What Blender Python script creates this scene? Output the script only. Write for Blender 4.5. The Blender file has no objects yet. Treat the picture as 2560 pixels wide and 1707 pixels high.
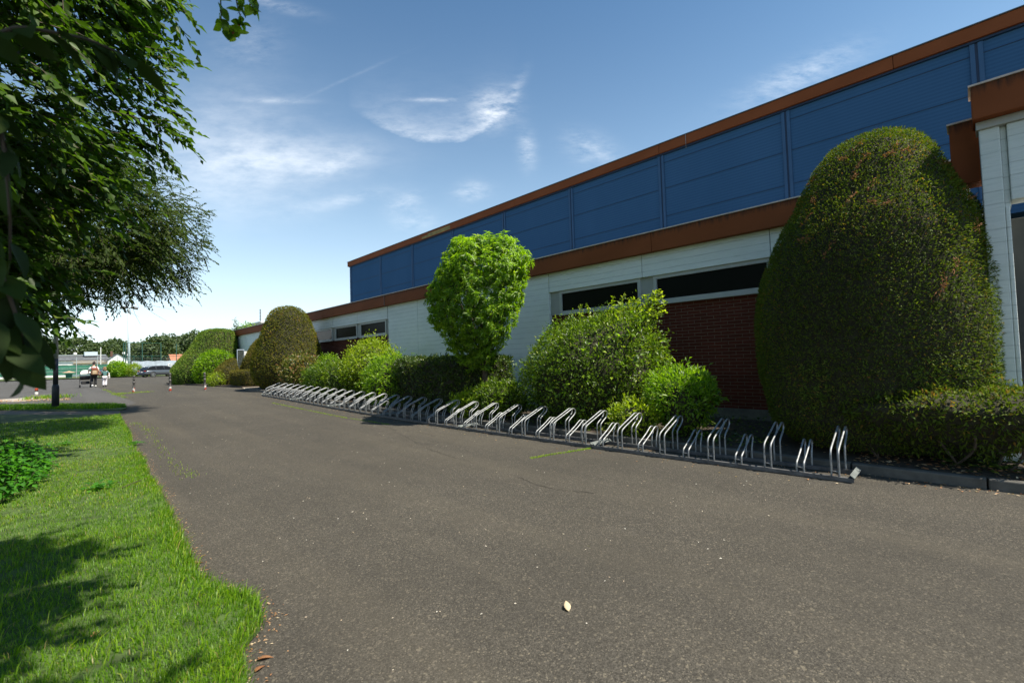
import bpy, bmesh, math, random
import numpy as np
from mathutils import Vector, Matrix
rng = np.random.default_rng(7)
random.seed(7)
C = bpy.context.scene.collection
scene = bpy.context.scene
rad = math.radians

# ------------------------------------------------------------------ terrain profile
def gz(y):
    t = np.clip((np.asarray(y, float) - 6) / 20, 0, 1)
    return .27 * t * t * (3 - 2 * t)
def g1(y): return float(gz(y))

# ------------------------------------------------------------------ object helpers
def tag(o, label=None, cat=None, group=None, kind=None):
    if label: o['label'] = label
    if cat: o['category'] = cat
    if group: o['group'] = group
    if kind: o['kind'] = kind
    return o
def empty(name, loc, label, cat, group=None):
    o = bpy.data.objects.new(name, None); C.objects.link(o)
    o.location = loc; o.empty_display_size = .2
    return tag(o, label, cat, group)
def worldloc(o):
    v = Vector((0, 0, 0))
    while o is not None:
        v += o.location; o = o.parent
    return v
def mesh_np(name, V, F, mat, parent=None, attr=None, smooth=False, local=False):
    """V (n,3) world coordinates; F list of int arrays (m,k)."""
    V = np.asarray(V, np.float32).reshape(-1, 3)
    if parent is not None and not local:
        V = V - np.array(worldloc(parent), np.float32)
    if not isinstance(F, list): F = [F]
    F = [np.asarray(f, np.int32) for f in F if len(f)]
    me = bpy.data.meshes.new(name)
    me.vertices.add(len(V)); me.vertices.foreach_set('co', V.ravel())
    nl = sum(f.size for f in F); npoly = sum(len(f) for f in F)
    me.loops.add(nl); me.loops.foreach_set('vertex_index', np.concatenate([f.ravel() for f in F]))
    st = []; k = 0
    for f in F:
        st.append(k + np.arange(len(f), dtype=np.int32) * f.shape[1]); k += f.size
    me.polygons.add(npoly); me.polygons.foreach_set('loop_start', np.concatenate(st).astype(np.int32))
    me.polygons.foreach_set('use_smooth', np.full(npoly, bool(smooth or attr is not None)))
    me.update(calc_edges=True)
    if attr is not None:
        a = me.attributes.new('v', 'FLOAT', 'POINT'); a.data.foreach_set('value', np.asarray(attr, np.float32))
    me.materials.append(mat)
    o = bpy.data.objects.new(name, me); C.objects.link(o)
    if parent is not None: o.parent = parent
    return o
class MB:
    """collects simple solids and links them as ONE mesh object"""
    def __init__(s): s.v = []; s.f = {}; s.n = 0
    def add(s, V, F):
        V = np.asarray(V, float).reshape(-1, 3)
        for f in F: s.f.setdefault(len(f), []).append([i + s.n for i in f])
        s.v.append(V); s.n += len(V); return s
    def box(s, x0, x1, y0, y1, z0, z1):
        V = [(x, y, z) for z in (z0, z1) for y in (y0, y1) for x in (x0, x1)]
        return s.add(V, [(0, 2, 3, 1), (4, 5, 7, 6), (0, 1, 5, 4), (2, 6, 7, 3), (0, 4, 6, 2), (1, 3, 7, 5)])
    def obox(s, c, ax, ay, az, hx, hy, hz):
        c, ax, ay, az = [np.array(q, float) for q in (c, ax, ay, az)]
        V = [c + ax * i * hx + ay * j * hy + az * k * hz for k in (-1, 1) for j in (-1, 1) for i in (-1, 1)]
        return s.add(V, [(0, 2, 3, 1), (4, 5, 7, 6), (0, 1, 5, 4), (2, 6, 7, 3), (0, 4, 6, 2), (1, 3, 7, 5)])
    def tube(s, path, r, n=8, cap=True):
        P = [np.array(p, float) for p in path]; m = len(P)
        R = r if hasattr(r, '__len__') else [r] * m
        rings = []; ref = None
        for i in range(m):
            t = P[min(i + 1, m - 1)] - P[max(i - 1, 0)]; t /= (np.linalg.norm(t) + 1e-9)
            if ref is None:
                ref = np.array([0, 0, 1.]) if abs(t[2]) < .9 else np.array([1., 0, 0])
            a = ref - t * ref.dot(t); a /= np.linalg.norm(a); b = np.cross(t, a); ref = a
            rings += [P[i] + R[i] * (math.cos(k * 2 * math.pi / n) * a + math.sin(k * 2 * math.pi / n) * b) for k in range(n)]
        F = [(i * n + k, i * n + (k + 1) % n, (i + 1) * n + (k + 1) % n, (i + 1) * n + k) for i in range(m - 1) for k in range(n)]
        if cap: F += [tuple(range(n))[::-1], tuple((m - 1) * n + k for k in range(n))]
        return s.add(rings, F)
    def lathe(s, c, prof, n=16, cap=True):
        c = np.array(c, float); V = []
        for (z, r) in prof:
            V += [c + np.array([r * math.cos(k * 2 * math.pi / n), r * math.sin(k * 2 * math.pi / n), z]) for k in range(n)]
        m = len(prof)
        F = [(i * n + k, i * n + (k + 1) % n, (i + 1) * n + (k + 1) % n, (i + 1) * n + k) for i in range(m - 1) for k in range(n)]
        if cap: F += [tuple(range(n))[::-1], tuple((m - 1) * n + k for k in range(n))]
        return s.add(V, F)
    def ell(s, c, rx, ry, rz, n=12, m=8):
        V = []
        for i in range(m + 1):
            a = -math.pi / 2 + math.pi * i / m
            V += [(c[0] + rx * math.cos(a) * math.cos(k * 2 * math.pi / n), c[1] + ry * math.cos(a) * math.sin(k * 2 * math.pi / n), c[2] + rz * math.sin(a)) for k in range(n)]
        F = [(i * n + k, i * n + (k + 1) % n, (i + 1) * n + (k + 1) % n, (i + 1) * n + k) for i in range(m) for k in range(n)]
        return s.add(V, F)
    def quad(s, a, b, c, d): return s.add([a, b, c, d], [(0, 1, 2, 3)])
    def build(s, name, mat, parent=None, smooth=False, local=False):
        return mesh_np(name, np.concatenate(s.v), [np.array(f) for f in s.f.values()], mat, parent, smooth=smooth, local=local)
def bevel(o, w=.01, seg=2):
    m = o.modifiers.new('bevel', 'BEVEL'); m.width = w; m.segments = seg; m.limit_method = 'ANGLE'; return o
def copy_tree(o, parent=None):
    c = o.copy(); C.objects.link(c); c.parent = parent
    for ch in list(o.children): copy_tree(ch, c)
    return c

# ------------------------------------------------------------------ materials
class NT:
    def __init__(s, tree): s.t = tree
    def n(s, ty, **kw):
        x = s.t.nodes.new(ty)
        for k, v in kw.items():
            if k == 'inp':
                for i, val in v.items():
                    if isinstance(val, bpy.types.NodeSocket): s.t.links.new(val, x.inputs[i])
                    else: x.inputs[i].default_value = val
            else: setattr(x, k, v)
        return x
    def math(s, op, a, b=None, c=None, clamp=False):
        x = s.t.nodes.new('ShaderNodeMath'); x.operation = op; x.use_clamp = clamp
        for i, v in enumerate((a, b, c)):
            if v is None: continue
            if isinstance(v, bpy.types.NodeSocket): s.t.links.new(v, x.inputs[i])
            else: x.inputs[i].default_value = v
        return x.outputs[0]
    def ramp(s, fac, pts):
        x = s.t.nodes.new('ShaderNodeValToRGB'); e = x.color_ramp.elements
        while len(e) < len(pts): e.new(.5)
        for el, (p, c) in zip(e, pts): el.position = p; el.color = (*c, 1) if len(c) == 3 else c
        s.t.links.new(fac, x.inputs[0]); return x.outputs[0]
    def mix(s, fac, a, b, mode='MIX'):
        x = s.t.nodes.new('ShaderNodeMix'); x.data_type = 'RGBA'; x.blend_type = mode
        for i, v in ((0, fac), (6, a), (7, b)):
            if isinstance(v, bpy.types.NodeSocket): s.t.links.new(v, x.inputs[i])
            else: x.inputs[i].default_value = v if not isinstance(v, tuple) else ((*v, 1) if len(v) == 3 else v)
        return x.outputs[2]
def newmat(name):
    m = bpy.data.materials.new(name); m.use_nodes = True; t = m.node_tree; t.nodes.clear()
    N = NT(t); out = N.n('ShaderNodeOutputMaterial'); b = N.n('ShaderNodeBsdfPrincipled')
    t.links.new(b.outputs[0], out.inputs[0]); return m, N, b, out
def coords(N, kind='Object'):
    return N.n('ShaderNodeTexCoord').outputs[kind]
def noise(N, vec, scale, detail=4, rough=.55, out='Fac'):
    x = N.n('ShaderNodeTexNoise', inp={'Scale': scale, 'Detail': detail, 'Roughness': rough})
    if vec is not None: N.t.links.new(vec, x.inputs['Vector'])
    return x.outputs[out]
def mapping(N, vec, scale=(1, 1, 1), loc=(0, 0, 0), rot=(0, 0, 0)):
    x = N.n('ShaderNodeMapping', inp={'Scale': scale, 'Location': loc, 'Rotation': rot}); N.t.links.new(vec, x.inputs[0]); return x.outputs[0]
def bump(N, b, h, strength=.3, dist=.01):
    x = N.n('ShaderNodeBump', inp={'Strength': strength, 'Distance': dist}); N.t.links.new(h, x.inputs['Height']); N.t.links.new(x.outputs[0], b.inputs['Normal'])
def mul(c, k): return tuple(min(1, x * k) for x in c)
def plain(name, col, rough=.6, metal=0, var=.15, scale=6, bmp=0, bscale=60, spec=.5):
    m, N, b, o = newmat(name); v = coords(N)
    c = N.ramp(noise(N, v, scale), [(.3, mul(col, 1 - var)), (.7, mul(col, 1 + var))])
    N.t.links.new(c, b.inputs['Base Color']); b.inputs['Roughness'].default_value = rough; b.inputs['Metallic'].default_value = metal
    b.inputs['Specular IOR Level'].default_value = spec
    if bmp: bump(N, b, noise(N, v, bscale), bmp, .005)
    return m
def leafmat(name, cols, rough=.45, trans=.35, spec=.5):
    """cols: list of (pos, colour) over the per-leaf random value 'v'"""
    m, N, b, o = newmat(name)
    a = N.n('ShaderNodeAttribute', attribute_name='v').outputs['Fac']
    c = N.ramp(a, cols)
    N.t.links.new(c, b.inputs['Base Color']); b.inputs['Roughness'].default_value = rough; b.inputs['Specular IOR Level'].default_value = spec
    tr = N.n('ShaderNodeBsdfTranslucent'); tc = N.mix(.6, c, (.30, .42, .03), 'MIX'); 
    tc = N.mix(1, c, (1.9, 2.0, .8), 'MULTIPLY')
    N.t.links.new(tc, tr.inputs[0])
    mx = N.n('ShaderNodeMixShader', inp={0: trans}); N.t.links.new(b.outputs[0], mx.inputs[1]); N.t.links.new(tr.outputs[0], mx.inputs[2])
    N.t.links.new(mx.outputs[0], o.inputs[0]); return m

MAT = {}
# asphalt
def asphalt(name, base, warm):
    m, N, b, o = newmat(name); v = coords(N)
    def cells(sc):
        x = N.n('ShaderNodeTexVoronoi', inp={'Scale': sc}); N.t.links.new(v, x.inputs['Vector']); q = N.n('ShaderNodeSeparateColor', inp={0: x.outputs['Color']}); return q.outputs[0], q.outputs[1], x.outputs['Distance']
    r1, h1, d1 = cells(210.); r2, h2, d2 = cells(92.); big = noise(N, v, .45, 5, .6); med = noise(N, v, 3.2, 6, .7)
    c = N.ramp(r1, [(0, mul(base, .42)), (.35, mul(base, .82)), (.7, mul(base, 1.18)), (.94, mul(base, 1.6)), (1, mul(warm, 2.7))])
    c = N.mix(N.math('MULTIPLY', N.math('LESS_THAN', r2, .22), .38), c, mul(base, .35)); c = N.mix(N.math('MULTIPLY', N.math('GREATER_THAN', r2, .965), .5), c, mul(warm, 2.6))
    c = N.mix(N.ramp(med, [(.42, (0, 0, 0)), (.75, (.38, .38, .38))]), c, mul(base, .6)); 
    c = N.mix(N.ramp(big, [(.36, (0, 0, 0)), (.7, (.55, .55, .55))]), c, mul(base, .62))
    big2 = noise(N, mapping(N, v, (1.4, .12, 1)), 1.0, 4, .6); c = N.mix(N.ramp(big2, [(.45, (0, 0, 0)), (.75, (.30, .30, .30))]), c, mul(warm, 1.5))
    N.t.links.new(c, b.inputs['Base Color']); b.inputs['Roughness'].default_value = .9; b.inputs['Specular IOR Level'].default_value = .2
    bump(N, b, N.math('ADD', h1, N.math('MULTIPLY', h2, .8)), .6, .004); return m
MAT['asphalt'] = asphalt('asphalt_warm', (.071, .064, .053), (.088, .076, .056))
MAT['asphalt2'] = asphalt('asphalt_grey', (.088, .084, .079), (.090, .086, .080))
def brickmat():
    m, N, b, o = newmat('red_brick'); v = coords(N)
    sep = N.n('ShaderNodeSeparateXYZ'); N.t.links.new(v, sep.inputs[0]); cmb = N.n('ShaderNodeCombineXYZ')
    N.t.links.new(sep.outputs[1], cmb.inputs[0]); N.t.links.new(sep.outputs[2], cmb.inputs[1])
    br = N.n('ShaderNodeTexBrick', offset=.5, inp={'Color1': (.125, .032, .020, 1), 'Color2': (.090, .025, .016, 1), 'Mortar': (.19, .145, .11, 1), 'Scale': 1., 'Mortar Size': .0052, 'Mortar Smooth': .15, 'Bias': 0., 'Brick Width': .25, 'Row Height': .0625})
    N.t.links.new(cmb.outputs[0], br.inputs['Vector'])
    c = N.mix(N.ramp(noise(N, v, 14), [(.3, (.0, .0, .0)), (.75, (.5, .5, .5))]), br.outputs['Color'], (.075, .022, .015))
    N.t.links.new(c, b.inputs['Base Color']); b.inputs['Roughness'].default_value = .9; b.inputs['Specular IOR Level'].default_value = .08
    bump(N, b, N.math('SUBTRACT', 1, br.outputs['Fac']), .7, .006); return m
MAT['brick'] = brickmat()
def whitewall():
    m, N, b, o = newmat('white_board_marked_concrete'); v = coords(N)
    sep = N.n('ShaderNodeSeparateXYZ'); N.t.links.new(v, sep.inputs[0])
    wob = N.math('MULTIPLY', N.math('SUBTRACT', noise(N, mapping(N, v, (.6, .6, 3)), 1.5, 2), .5), .035)
    z = N.math('ADD', sep.outputs[2], wob)
    fr = N.math('FRACT', N.math('MULTIPLY', z, 1 / .135))
    line = N.math('LESS_THAN', N.math('ABSOLUTE', N.math('SUBTRACT', fr, .5)), .045)
    strk = noise(N, mapping(N, v, (1, .7, 9)), 4, 6, .7)
    grain = noise(N, mapping(N, v, (1, 1.2, 26)), 3, 5, .7)
    lk = N.math('MULTIPLY', line, N.ramp(strk, [(.40, (0, 0, 0)), (.56, (1, 1, 1))]))
    c = N.ramp(grain, [(.25, (.62, .67, .65)), (.5, (.76, .80, .77)), (.8, (.82, .84, .81))])
    c = N.mix(N.math('MULTIPLY', lk, .42), c, (.26, .30, .28))
    low = N.ramp(noise(N, mapping(N, v, (1, .5, 1.4)), 1.2, 5), [(.42, (0, 0, 0)), (.75, (.4, .4, .4))])
    c = N.mix(low, c, (.50, .56, .50))
    N.t.links.new(c, b.inputs['Base Color']); b.inputs['Roughness'].default_value = .7
    h = N.math('SUBTRACT', N.math('MULTIPLY', grain, .5), N.math('MULTIPLY', line, .6)); bump(N, b, h, .9, .012); return m
MAT['white'] = whitewall()
def cladding():
    m, N, b, o = newmat('blue_ribbed_cladding'); v = coords(N)
    sep = N.n('ShaderNodeSeparateXYZ'); N.t.links.new(v, sep.inputs[0])
    rib_shade = N.math('SINE', N.math('MULTIPLY', sep.outputs[2], 2 * math.pi / .068))
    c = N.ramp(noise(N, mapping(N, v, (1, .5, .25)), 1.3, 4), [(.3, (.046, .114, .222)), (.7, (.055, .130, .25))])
    c = N.mix(N.math('MULTIPLY', N.math('ADD', rib_shade, 1), .10), c, (.010, .045, .10))  # shade between the ribs is put into the colour; the sheet is flat
    N.t.links.new(c, b.inputs['Base Color']); b.inputs['Roughness'].default_value = .95; b.inputs['Specular IOR Level'].default_value = .02; return m
MAT['clad'] = cladding()
MAT['clad_dark'] = plain('blue_joint', (.036, .098, .20), .8, var=.1, scale=2)
MAT['clad_line'] = plain('dark_blue_groove', (.010, .030, .075), .6, var=.1)
def fascia(name, stains):
    m, N, b, o = newmat(name); v = coords(N); sep = N.n('ShaderNodeSeparateXYZ'); N.t.links.new(v, sep.inputs[0])
    c = N.ramp(noise(N, mapping(N, v, (1, .4, 1)), 2.2, 5), [(.3, (.20, .055, .016)), (.7, (.245, .070, .022))])
    if stains:   # black algae streaks hanging from the top edge (built with the top at local z = 0)
        st = noise(N, mapping(N, v, (1, 9, .8)), 1.6, 6, .75)
        lim = N.math('ADD', N.math('MULTIPLY', sep.outputs[2], 4.2), .99)
        f = N.math('MULTIPLY', N.math('SUBTRACT', N.math('ADD', st, N.math('MULTIPLY', lim, .5)), .79), 4, clamp=True)
        c = N.mix(N.math('MULTIPLY', f, .9), c, (.03, .022, .016))
    N.t.links.new(c, b.inputs['Base Color']); b.inputs['Roughness'].default_value = .75; b.inputs['Specular IOR Level'].default_value = .2; return m
MAT['fascia'] = fascia('rust_red_fascia', True); MAT['fascia_top'] = fascia('rust_red_roof_edge', False)
MAT['flash'] = plain('pale_roof_flashing', (.62, .50, .42), .5, var=.2)
MAT['frame'] = plain('grey_window_frame', (.42, .43, .41), .4, var=.06)
MAT['infill'] = plain('grey_infill_panel', (.33, .34, .32), .5, var=.08)
def glassmat(name, col, rough=.04):
    m, N, b, o = newmat(name); b.inputs['Base Color'].default_value = (*col, 1); b.inputs['Roughness'].default_value = rough
    b.inputs['Specular IOR Level'].default_value = .10; return m
MAT['pane'] = glassmat('dark_glass', (.007, .008, .006), .35); MAT['pane_red_reflection'] = glassmat('red_reflection_glass', (.10, .028, .022), .1)  # one pane has its reddish reflection put into the glass colour
MAT['concrete'] = plain('grey_concrete', (.30, .29, .26), .85, var=.25, scale=9, bmp=.5)
MAT['plinth'] = plain('plinth_concrete', (.15, .145, .125), .9, var=.3, scale=6, bmp=.4); MAT['doordark'] = plain('dark_door_metal', (.045, .045, .04), .5, var=.1)
MAT['kerb'] = plain('kerb_stone', (.105, .098, .085), .85, var=.3, scale=7, bmp=.5)
MAT['soil'] = plain('dark_soil', (.050, .036, .024), .95, var=.5, scale=14, bmp=.9, bscale=50)
MAT['turf'] = plain('turf_soil', (.050, .085, .016), .95, var=.5, scale=9, bmp=.8, bscale=80)
MAT['terrain'] = plain('meadow', (.075, .10, .030), .95, var=.35, scale=.4)
MAT['pathm'] = plain('worn_path', (.115, .095, .075), .95, var=.3, scale=16, bmp=.7, bscale=90)
MAT['pathlight'] = plain('pale_paving', (.34, .30, .25), .85, var=.2, scale=5, bmp=.3)
MAT['galv'] = plain('galvanised_steel', (.30, .31, .315), .58, .8, var=.3, scale=22, bmp=.08, bscale=90)
MAT['plate'] = plain('dull_zinc_plate', (.15, .165, .16), .75, .3, var=.3, scale=20); MAT['steelrail'] = plain('weathered_steel_rail', (.13, .13, .135), .6, .5, var=.35, scale=14)
MAT['bark'] = plain('bark', (.075, .055, .038), .95, var=.4, scale=16, bmp=1, bscale=40)
MAT['twig'] = plain('twig_bark', (.060, .046, .032), .9, var=.3)
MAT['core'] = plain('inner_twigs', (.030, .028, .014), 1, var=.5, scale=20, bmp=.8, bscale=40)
MAT['black'] = plain('black_plastic', (.018, .018, .02), .5)
MAT['dark_metal'] = plain('dark_grey_metal', (.06, .062, .07), .45, .3, var=.2)
MAT['lamp_silver'] = plain('silver_paint', (.50, .53, .56), .4, .4, var=.1)
MAT['lamp_dark'] = plain('dark_lamp_sleeve', (.030, .032, .045), .5, var=.3)
MAT['mast'] = plain('pale_mast', (.50, .58, .62), .5, var=.08)
MAT['red'] = plain('red_reflective', (.55, .07, .03), .4, var=.2); MAT['whitep'] = plain('white_paint', (.78, .76, .72), .5, var=.1)
MAT['green_post'] = plain('green_fence_steel', (.020, .085, .065), .5, var=.1); MAT['galv_post'] = plain('grey_fence_steel', (.35, .40, .40), .5, var=.1)
MAT['screen'] = plain('green_windscreen', (.035, .16, .105), .8, var=.2, scale=1.5); MAT['banner'] = plain('grey_banner', (.38, .43, .50), .7, var=.2, scale=1.2)
MAT['wallw'] = plain('white_render', (.80, .79, .76), .8, var=.05); MAT['gravelroof'] = plain('gravel_roof', (.19, .18, .165), .95, var=.3, scale=30); MAT['slate'] = plain('grey_roof', (.085, .088, .092), .7, var=.2); MAT['tile'] = plain('orange_tile', (.38, .15, .08), .8, var=.25, scale=3)

# ------------------------------------------------------------------ leaves
def unit(a): return a / (np.linalg.norm(a, axis=-1, keepdims=True) + 1e-9)
def leaf_arrays(P, D, Nn, L, W, fold=.25, curl=.15, fine=False):
    D = unit(D); S = unit(np.cross(D, Nn)); Nn = np.cross(S, D); n = len(P)
    L = np.broadcast_to(np.asarray(L, float), (n,))[:, None]; W = np.broadcast_to(np.asarray(W, float), (n,))[:, None]
    if not fine:
        a = P; c = P + D * L - Nn * curl * L
        b = P + D * L * .42 - S * W * .5 + Nn * fold * W * .5; d = P + D * L * .42 + S * W * .5 + Nn * fold * W * .5
        V = np.stack([a, b, c, d], 1).reshape(-1, 3); k = np.arange(n)[:, None] * 4
        F = np.concatenate([k + np.array([[0, 2, 1]]), k + np.array([[0, 3, 2]])])
        return V, [F], 4
    ts = [0, .14, .34, .58, .80, 1]; ws = [.03, .62, 1, .88, .5, .0]; pts = []
    for t, w in zip(ts, ws):
        m = P + D * L * t - Nn * curl * L * t * t
        pts += [m - S * W * .5 * w + Nn * fold * W * .5 * w, m, m + S * W * .5 * w + Nn * fold * W * .5 * w]
    m = len(pts); V = np.stack(pts, 1).reshape(-1, 3); k = np.arange(n)[:, None] * m; F = []
    for i in range(len(ts) - 1):
        F += [k + np.array([[3 * i, 3 * i + 1, 3 * i + 4, 3 * i + 3]]), k + np.array([[3 * i + 1, 3 * i + 2, 3 * i + 5, 3 * i + 4]])]
    return V, [np.concatenate(F)], m
def leaves(name, P, D, Nn, L, W, mat, parent, v=None, **kw):
    if v is None: v = rng.random(len(P))
    V, F, m = leaf_arrays(P, D, Nn, L, W, **kw)
    return mesh_np(name, V, F, mat, parent, attr=np.repeat(v, m))
_dirs = unit(rng.normal(size=(14, 3))); _ph = rng.random(14) * 6.28; _fr = np.array([1, 1.3, 1.7, 2.1, 2.7, 3.3, 4, 4.9, 6, 7.3, 9, 11, 13, 15.])
def vnoise(P, s=1., k0=0, k1=9):
    P = np.asarray(P) * s; r = 0; w = 0
    for i in range(k0, k1):
        a = 1 / _fr[i] ** .7; r = r + a * np.sin((P @ _dirs[i]) * _fr[i] * 2 + _ph[i] + 1.3 * np.sin((P @ _dirs[(i + 5) % 14]) * _fr[i])); w += a
    return r / w
# ---- clipped or loose plant bodies: stacked super-ellipse rings, leaves over the skin
def body_fn(base, rings, n, amp, fs):
    """rings: list of (z, rx, ry, ox, oy)"""
    R = np.array(rings, float); t = np.linspace(0, 1, len(R))
    def f(u, v):
        q = [np.interp(v, t, R[:, k]) for k in range(5)]
        c, s = np.cos(u), np.sin(u); k = (np.abs(c) ** n + np.abs(s) ** n) ** (-1. / n)
        x = c * k * q[1] + q[3]; y = s * k * q[2] + q[4]
        P = np.stack([x, y, q[0]], -1)
        if amp:
            d = np.stack([c, s, .5 * np.ones_like(c)], -1); P = P + d * (amp * vnoise(P + np.array(base), fs))[..., None]
        return P + np.array(base)
    return f
def densify(rings, m=4):
    R = np.array(rings, float); k = len(R); out = []
    for i in range(k - 1):
        p0, p1, p2, p3 = R[max(i - 1, 0)], R[i], R[i + 1], R[min(i + 2, k - 1)]
        for j in range(m):
            t = j / m; out.append(.5 * ((2 * p1) + (-p0 + p2) * t + (2 * p0 - 5 * p1 + 4 * p2 - p3) * t * t + (-p0 + 3 * p1 - 3 * p2 + p3) * t ** 3))
    out.append(R[-1]); out = np.array(out); out[:, 1:3] = np.maximum(out[:, 1:3], .004); return out
def skin_sample(f, N):
    u = rng.random(N * 7) * 2 * math.pi; v = rng.random(N * 7); e = 1e-3
    P = f(u, v); du = f(u + e, v) - P; dv = f(u, np.minimum(v + e, 1)) - P; cr = np.cross(du, dv); a = np.linalg.norm(cr, axis=1)
    keep = rng.random(len(a)) < a / np.percentile(a, 99)
    idx = np.where(keep)[0]; rng.shuffle(idx)
    if len(idx) < N: idx = np.concatenate([idx, rng.choice(idx, N - len(idx))])
    idx = idx[:N]
    return P[idx], unit(cr[idx]), u[idx], v[idx]
def plant(name, base, rings, label, cat, N, L, W, mat, n=2., amp=.04, fs=1.2, core=.94, up=.3, jit=.7, depth=.10, group=None, tuft=0, tuft_len=.15, flat=.5, fine=False, stems=None, droop=0., vpatch=.0, core_mat=None, part='foliage'):
    root = empty(name, base, label, cat, group)
    f = body_fn(base, densify(rings), n, amp, fs)
    # inner woody mass
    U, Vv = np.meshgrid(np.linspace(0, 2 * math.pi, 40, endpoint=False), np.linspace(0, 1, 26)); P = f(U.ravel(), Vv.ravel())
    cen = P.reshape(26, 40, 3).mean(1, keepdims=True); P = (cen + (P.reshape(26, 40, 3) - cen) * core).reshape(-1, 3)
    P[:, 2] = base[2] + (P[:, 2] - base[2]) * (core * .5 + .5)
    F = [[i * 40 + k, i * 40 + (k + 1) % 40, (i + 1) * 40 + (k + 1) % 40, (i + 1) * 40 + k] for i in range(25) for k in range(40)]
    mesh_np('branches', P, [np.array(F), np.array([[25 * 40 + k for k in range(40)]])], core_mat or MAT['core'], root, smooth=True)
    P, Nr, u, v = skin_sample(f, N)
    Nr = unit(Nr); P = P - Nr * (rng.random((N, 1)) ** 1.5 * depth)
    if tuft:   # some shoots stand out of the outline
        s = vnoise(P, 5, 2, 9) > .25; P = P + Nr * (s * rng.random(N) * tuft_len)[:, None] * tuft + np.array([0, 0, 1]) * (s * rng.random(N) * tuft_len * .6 * (Nr[:, 2] > 0))[:, None]
    D = Nr * (1 - flat) + np.array([0, 0, up]) + rng.normal(size=(N, 3)) * jit * .6; D[:, 2] -= droop
    Nn = Nr * flat + np.array([0, 0, .5]) + rng.normal(size=(N, 3)) * .45
    val = np.clip(.5 + .22 * rng.normal(size=N) + vpatch * vnoise(P, 2.2, 0, 8), 0, 1)
    leaves(part, P, D, Nn, L * (.65 + .7 * rng.random(N)), W * (.7 + .6 * rng.random(N)), mat, root, val, fine=fine)
    return root, f
G_yew = [(0, (.075, .050, .010)), (.25, (.058, .095, .010)), (.55, (.088, .132, .013)), (.84, (.145, .175, .018)), (.97, (.30, .16, .035))]
MAT['yew'] = leafmat('yew_needles', G_yew, .6, .28, .2)
MAT['yew_b'] = leafmat('brownish_yew_needles', [(0, (.060, .050, .008)), (.35, (.11, .125, .012)), (.7, (.17, .17, .018)), (1, (.30, .18, .035))], .6, .32, .2)
MAT['yew_g'] = leafmat('bright_yew_needles', [(0, (.050, .085, .014)), (.5, (.12, .20, .030)), (.85, (.20, .27, .05)), (1, (.24, .18, .05))], .6, .34, .2)
MAT['yew_y'] = leafmat('golden_yew_needles', [(0, (.05, .05, .010)), (.5, (.12, .115, .018)), (.85, (.20, .16, .03)), (1, (.22, .12, .04))], .6, .34, .2)
MAT['dead'] = leafmat('dead_orange_twigs', [(0, (.20, .07, .025)), (1, (.36, .15, .05))], .8, .2)
MAT['laurel'] = leafmat('glossy_laurel', [(0, (.030, .052, .009)), (.5, (.085, .150, .011)), (.85, (.17, .26, .016)), (1, (.28, .32, .03))], .38, .42, .4)
MAT['lime'] = leafmat('lime_leaves', [(0, (.050, .11, .006)), (.5, (.155, .275, .010)), (.85, (.25, .38, .016)), (1, (.34, .44, .03))], .42, .5)
MAT['ygreen'] = leafmat('yellow_green_leaves', [(0, (.10, .15, .008)), (.5, (.22, .30, .014)), (1, (.34, .40, .035))], .42, .5)
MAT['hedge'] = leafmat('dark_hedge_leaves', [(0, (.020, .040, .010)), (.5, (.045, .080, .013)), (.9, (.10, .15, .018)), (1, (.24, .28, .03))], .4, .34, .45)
MAT['phot'] = leafmat('reddish_leaves', [(0, (.05, .075, .012)), (.45, (.12, .15, .025)), (.75, (.24, .17, .07)), (1, (.30, .13, .08))], .35, .35)
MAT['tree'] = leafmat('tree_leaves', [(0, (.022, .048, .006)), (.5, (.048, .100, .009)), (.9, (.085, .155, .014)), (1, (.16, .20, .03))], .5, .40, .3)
MAT['near'] = leafmat('shaded_tree_leaves', [(0, (.014, .026, .006)), (.6, (.028, .052, .008)), (1, (.07, .09, .012))], .65, .25, .15)  # darker copy of the tree leaves, with their shade put into the colour
MAT['treeb'] = leafmat('olive_leaves', [(0, (.016, .034, .006)), (.5, (.034, .060, .010)), (1, (.07, .10, .018))], .6, .36, .15)
MAT['far'] = leafmat('far_tree_leaves', [(0, (.030, .055, .018)), (.5, (.055, .090, .026)), (1, (.10, .13, .04))], .6, .25)
MAT['grass'] = leafmat('grass_blades', [(0, (.038, .110, .003)), (.35, (.090, .205, .004)), (.65, (.160, .28, .007)), (.85, (.26, .35, .020)), (.93, (.30, .25, .07)), (1, (.38, .28, .12))], .42, .45, .35)
MAT['nettle'] = leafmat('nettle_leaves', [(0, (.026, .11, .010)), (.5, (.050, .19, .014)), (1, (.09, .26, .022))], .5, .4)
MAT['litter'] = leafmat('dry_leaves', [(0, (.30, .12, .05)), (.5, (.42, .22, .10)), (1, (.62, .50, .34))], .7, .2)
MAT['petal'] = leafmat('pale_litter', [(0, (.40, .30, .20)), (.5, (.60, .52, .42)), (1, (.72, .70, .64))], .8, .1)

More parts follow.
